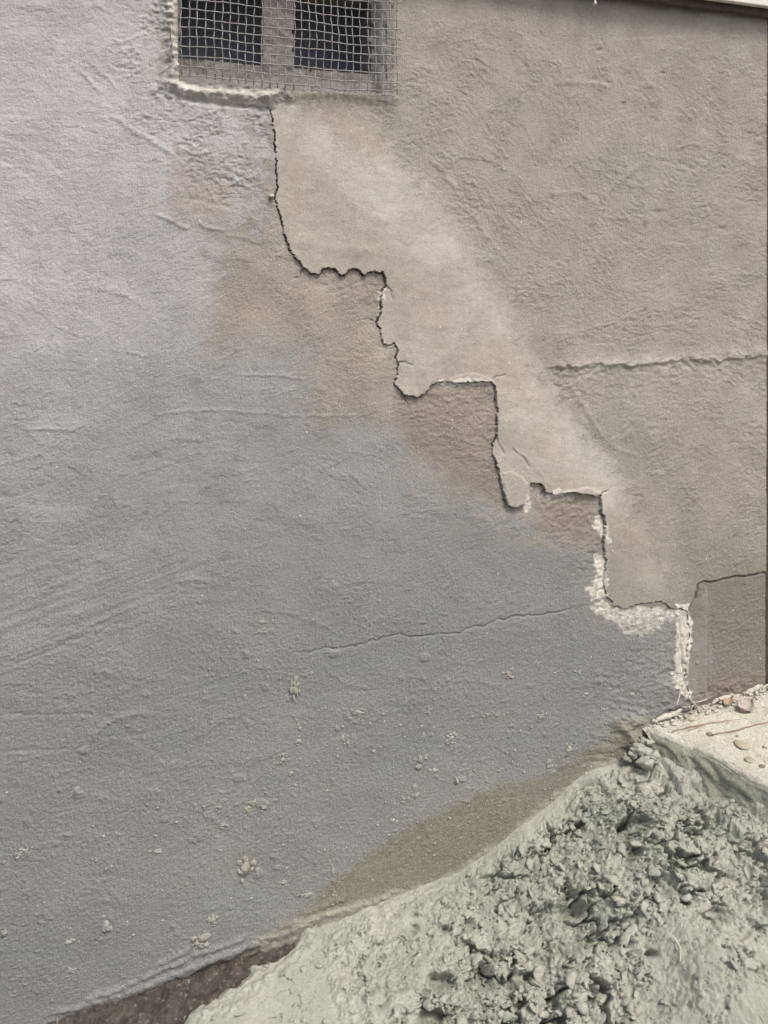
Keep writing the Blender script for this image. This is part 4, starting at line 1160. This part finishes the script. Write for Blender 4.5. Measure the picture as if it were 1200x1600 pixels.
# ------------------------------------------------------------------ small things
def make_small():
    rs = np.random.default_rng(33)
    def strand(name, pts, rad, mat, label, cat, group=None):
        bm = bmesh.new()
        P = [Vector(p) for p in pts]
        fine = []
        for a, b in zip(P[:-1], P[1:]):
            for k in range(6): fine.append(a.lerp(b, k / 6) + Vector((rs.normal(), rs.normal(), rs.normal())) * rad * 0.25)
        fine.append(P[-1])
        tube(bm, fine, [rad * (0.6 + 0.4 * math.sin(math.pi * min(1, 0.15 + i / len(fine)))) for i in range(len(fine))], 6)
        o = bm_obj(name, bm, mat, None, True)
        tag(o, label, cat, group)
    S = lambda px, py, l=0.003: on_slab(px, py, l)
    strand('twig', [S(1049, 1143), S(1080, 1135), S(1112, 1129), S(1156, 1124, 0.006)], 0.0011, M_TWIG, 'longest thin reddish twig on the slab near the wall', 'twig', 'twigs on the slab')
    strand('twig', [S(1074, 1142), S(1090, 1136), S(1104, 1131)], 0.0008, M_TWIG, 'shortest thin twig touching the longest twig on the slab', 'twig', 'twigs on the slab')
    strand('twig', [S(1112, 1148), S(1150, 1141), S(1180, 1132), S(1210, 1127)], 0.0011, M_TWIG, 'thin twig at the right edge of the slab', 'twig', 'twigs on the slab')
    a, b, c, d = on_mud(1049, 1467), on_mud(1058, 1480), on_mud(1063, 1495), on_mud(1064, 1507)
    up = Vector((0, 0, 0.006))
    strand('straw', [a + up, b + up * 2, c + up * 1.6, d + up], 0.0011, M_STRAW, 'pale straw sticking out of the wet cement', 'straw')
    # pebbles on the slab
    for (px, py, rx, ry, m, lab) in ((1160, 1164, 11, 9, M_PEB, 'largest flat olive pebble lying on the pale slab'), (1173, 1188, 8, 6, M_PEB, 'dark-rimmed olive pebble near the front edge of the slab'),
                                     (1192, 1197, 5, 4, M_PEB_D, 'small dark pebble at the right front of the slab'), (1151, 1150, 4, 2, M_PEB_D, 'tiny dark pebble above the flat olive pebble'),
                                     (1194, 1168, 4, 3, M_PEB_D, 'tiny dark pebble at the right edge of the slab'), (1109, 1147, 6, 4, M_PEB_D, 'dark crumb at the left end of the right twig'),
                                     (1078, 1122, 8, 8, M_PEB, 'grey-green lump on the slab beside the white roots')):
        x, y, z = on_slab(px, py)
        v = lump(ICO2, rs, 0.10) * np.array([rx / 700, ry / 700 * 1.3, min(rx, ry) / 700 * 0.28])
        o = np_mesh('pebble', v, ICO2[1], m)
        o.location = (x, y, z + min(rx, ry) / 700 * 0.06)
        tag(o, lab, 'pebble', 'pebbles on the slab')
    # grey stone wedged in the crack
    x, _, z = on_wall(424, 306)
    o = np_mesh('pebble', lump(ICO2, rs, 0.12) * np.array([0.006, 0.005, 0.005]), ICO2[1], M_WHITE)
    o.location = (x, -wall_h(x, z) - 0.003, z)
    tag(o, 'tiny pale pebble wedged beside the upright crack below the vent', 'pebble')
    # dry leaves in the joint between slab and wall
    def leaf(px, py, ln, wd, rot, curl, mat, label):
        bm = bmesh.new()
        N, Mm = 14, 8
        g = []
        for i in range(N + 1):
            t = i / N
            w = wd * math.sin(math.pi * t ** 0.8) ** 0.8 * (1 + 0.12 * math.sin(t * 23))
            row = []
            for j in range(Mm + 1):
                s = j / Mm * 2 - 1
                row.append(bm.verts.new((ln * (t - 0.5), s * w, curl * (abs(s) ** 1.5) * wd + 0.15 * ln * (t - 0.5) ** 2 * 2 + 0.0012 * math.sin(t * 17 + s * 5))))
            g.append(row)
        for i in range(N):
            for j in range(Mm):
                try: bm.faces.new((g[i][j], g[i + 1][j], g[i + 1][j + 1], g[i][j + 1]))
                except ValueError: pass
        bmesh.ops.remove_doubles(bm, verts=bm.verts[:], dist=1e-5)
        r = bmesh.ops.solidify(bm, geom=bm.faces[:], thickness=0.0005)
        o = bm_obj('dry_leaf', bm, mat, None, True)
        x, y, z = on_slab(px, py, 0.0025)
        o.location = (x, y, z); o.rotation_euler = (R(8), R(-6), rot)
        tag(o, label, 'leaf', 'dry leaves in the joint')
    leaf(1166, 1106, 0.050, 0.017, 0.35, 0.5, M_LEAF, 'larger pinkish dry leaf curled at the back of the slab')
    leaf(1138, 1097, 0.050, 0.008, 0.5, 0.8, M_LEAF_O, 'narrow orange dry leaf in the joint below the wall')
    # white roots
    root = empty('root_tuft')
    tag(root, 'tuft of thin white roots at the foot of the pale mortar strip', 'roots')
    for pts in (((1072, 1078), (1078, 1092), (1090, 1108), (1100, 1112)), ((1076, 1088), (1082, 1100), (1078, 1112)), ((1080, 1096), (1092, 1098), (1104, 1092)), ((1084, 1102), (1074, 1106), (1066, 1104)),
                ((1062, 1086), (1058, 1096), (1056, 1102)), ((1078, 1090), (1074, 1100), (1082, 1110))):
        bm = bmesh.new()
        tube(bm, [on_wall(a + rs.normal(), b + rs.normal(), 0.012 + 0.006 * k) for k, (a, b) in enumerate(pts)], 0.0010, 5)
        bm_obj('root', bm, M_WHITE, root, True)
    # crumbly rubble along the joint
    V, Fc, n = [], [], 0
    for k in range(230):
        t = rs.uniform()
        px = 1012 + t * 185
        py = np.interp(px, [1012, 1075, 1125, 1197], [1133, 1103, 1087, 1066]) + rs.normal() * 5 + 3
        x, y, z = on_slab(px, py)
        y = min(y, -0.002 - rs.uniform() * 0.03)
        r = 0.0009 + 0.0042 * rs.uniform() ** 3.5
        v = lump(ICO2 if r > .003 else ICO1, rs, 0.32, 2.2) * np.array([r * rs.uniform(1, 2.0), r, r * 0.8]) + np.array([x, y, float(slab_z(x)) + r * 0.3])
        V.append(v); Fc.append((ICO2 if r > .003 else ICO1)[1] + n); n += len(v)
    o = np_mesh('rubble', np.concatenate(V), np.concatenate(Fc), M_WHITE)
    tag(o, 'pale mortar crumbs along the joint between slab and wall', 'rubble', kind='stuff')
    # loose strip of render hanging over the joint
    for (pts, r_, lab) in (([(1018, 1128), (1035, 1121), (1055, 1115), (1066, 1108)], 0.007, 'thin pale lip of mortar above the dark joint left of the roots'),
                           ([(1112, 1098), (1130, 1090), (1150, 1084)], 0.006, 'pale lip of mortar above the orange leaf'),
                           ([(1164, 1084), (1180, 1076), (1192, 1070)], 0.007, 'pale lip of mortar nearest the dark post')):
        bm = bmesh.new()
        P = []
        for i, (a, b) in enumerate(pts):
            P.append(on_wall(a, b, 0.008))
        Q = [Vector(P[0]).lerp(Vector(P[0]), 0)]
        Q = []
        for a, b in zip(P[:-1], P[1:]):
            for k in range(8): Q.append(Vector(a).lerp(Vector(b), k / 8) + Vector((rs.normal(), rs.normal() * 0.5, rs.normal())) * 0.0012)
        tube(bm, Q, [r_ * (0.35 + 0.5 * math.sin(math.pi * (i + .5) / len(Q)) * rs.uniform(.7, 1.2)) for i in range(len(Q))], 8)
        for v in bm.verts: v.co.z = v.co.z * 1.0
        o = bm_obj('mortar_lip', bm, M_WHITE, None, True)
        tag(o, lab, 'mortar')
make_small()
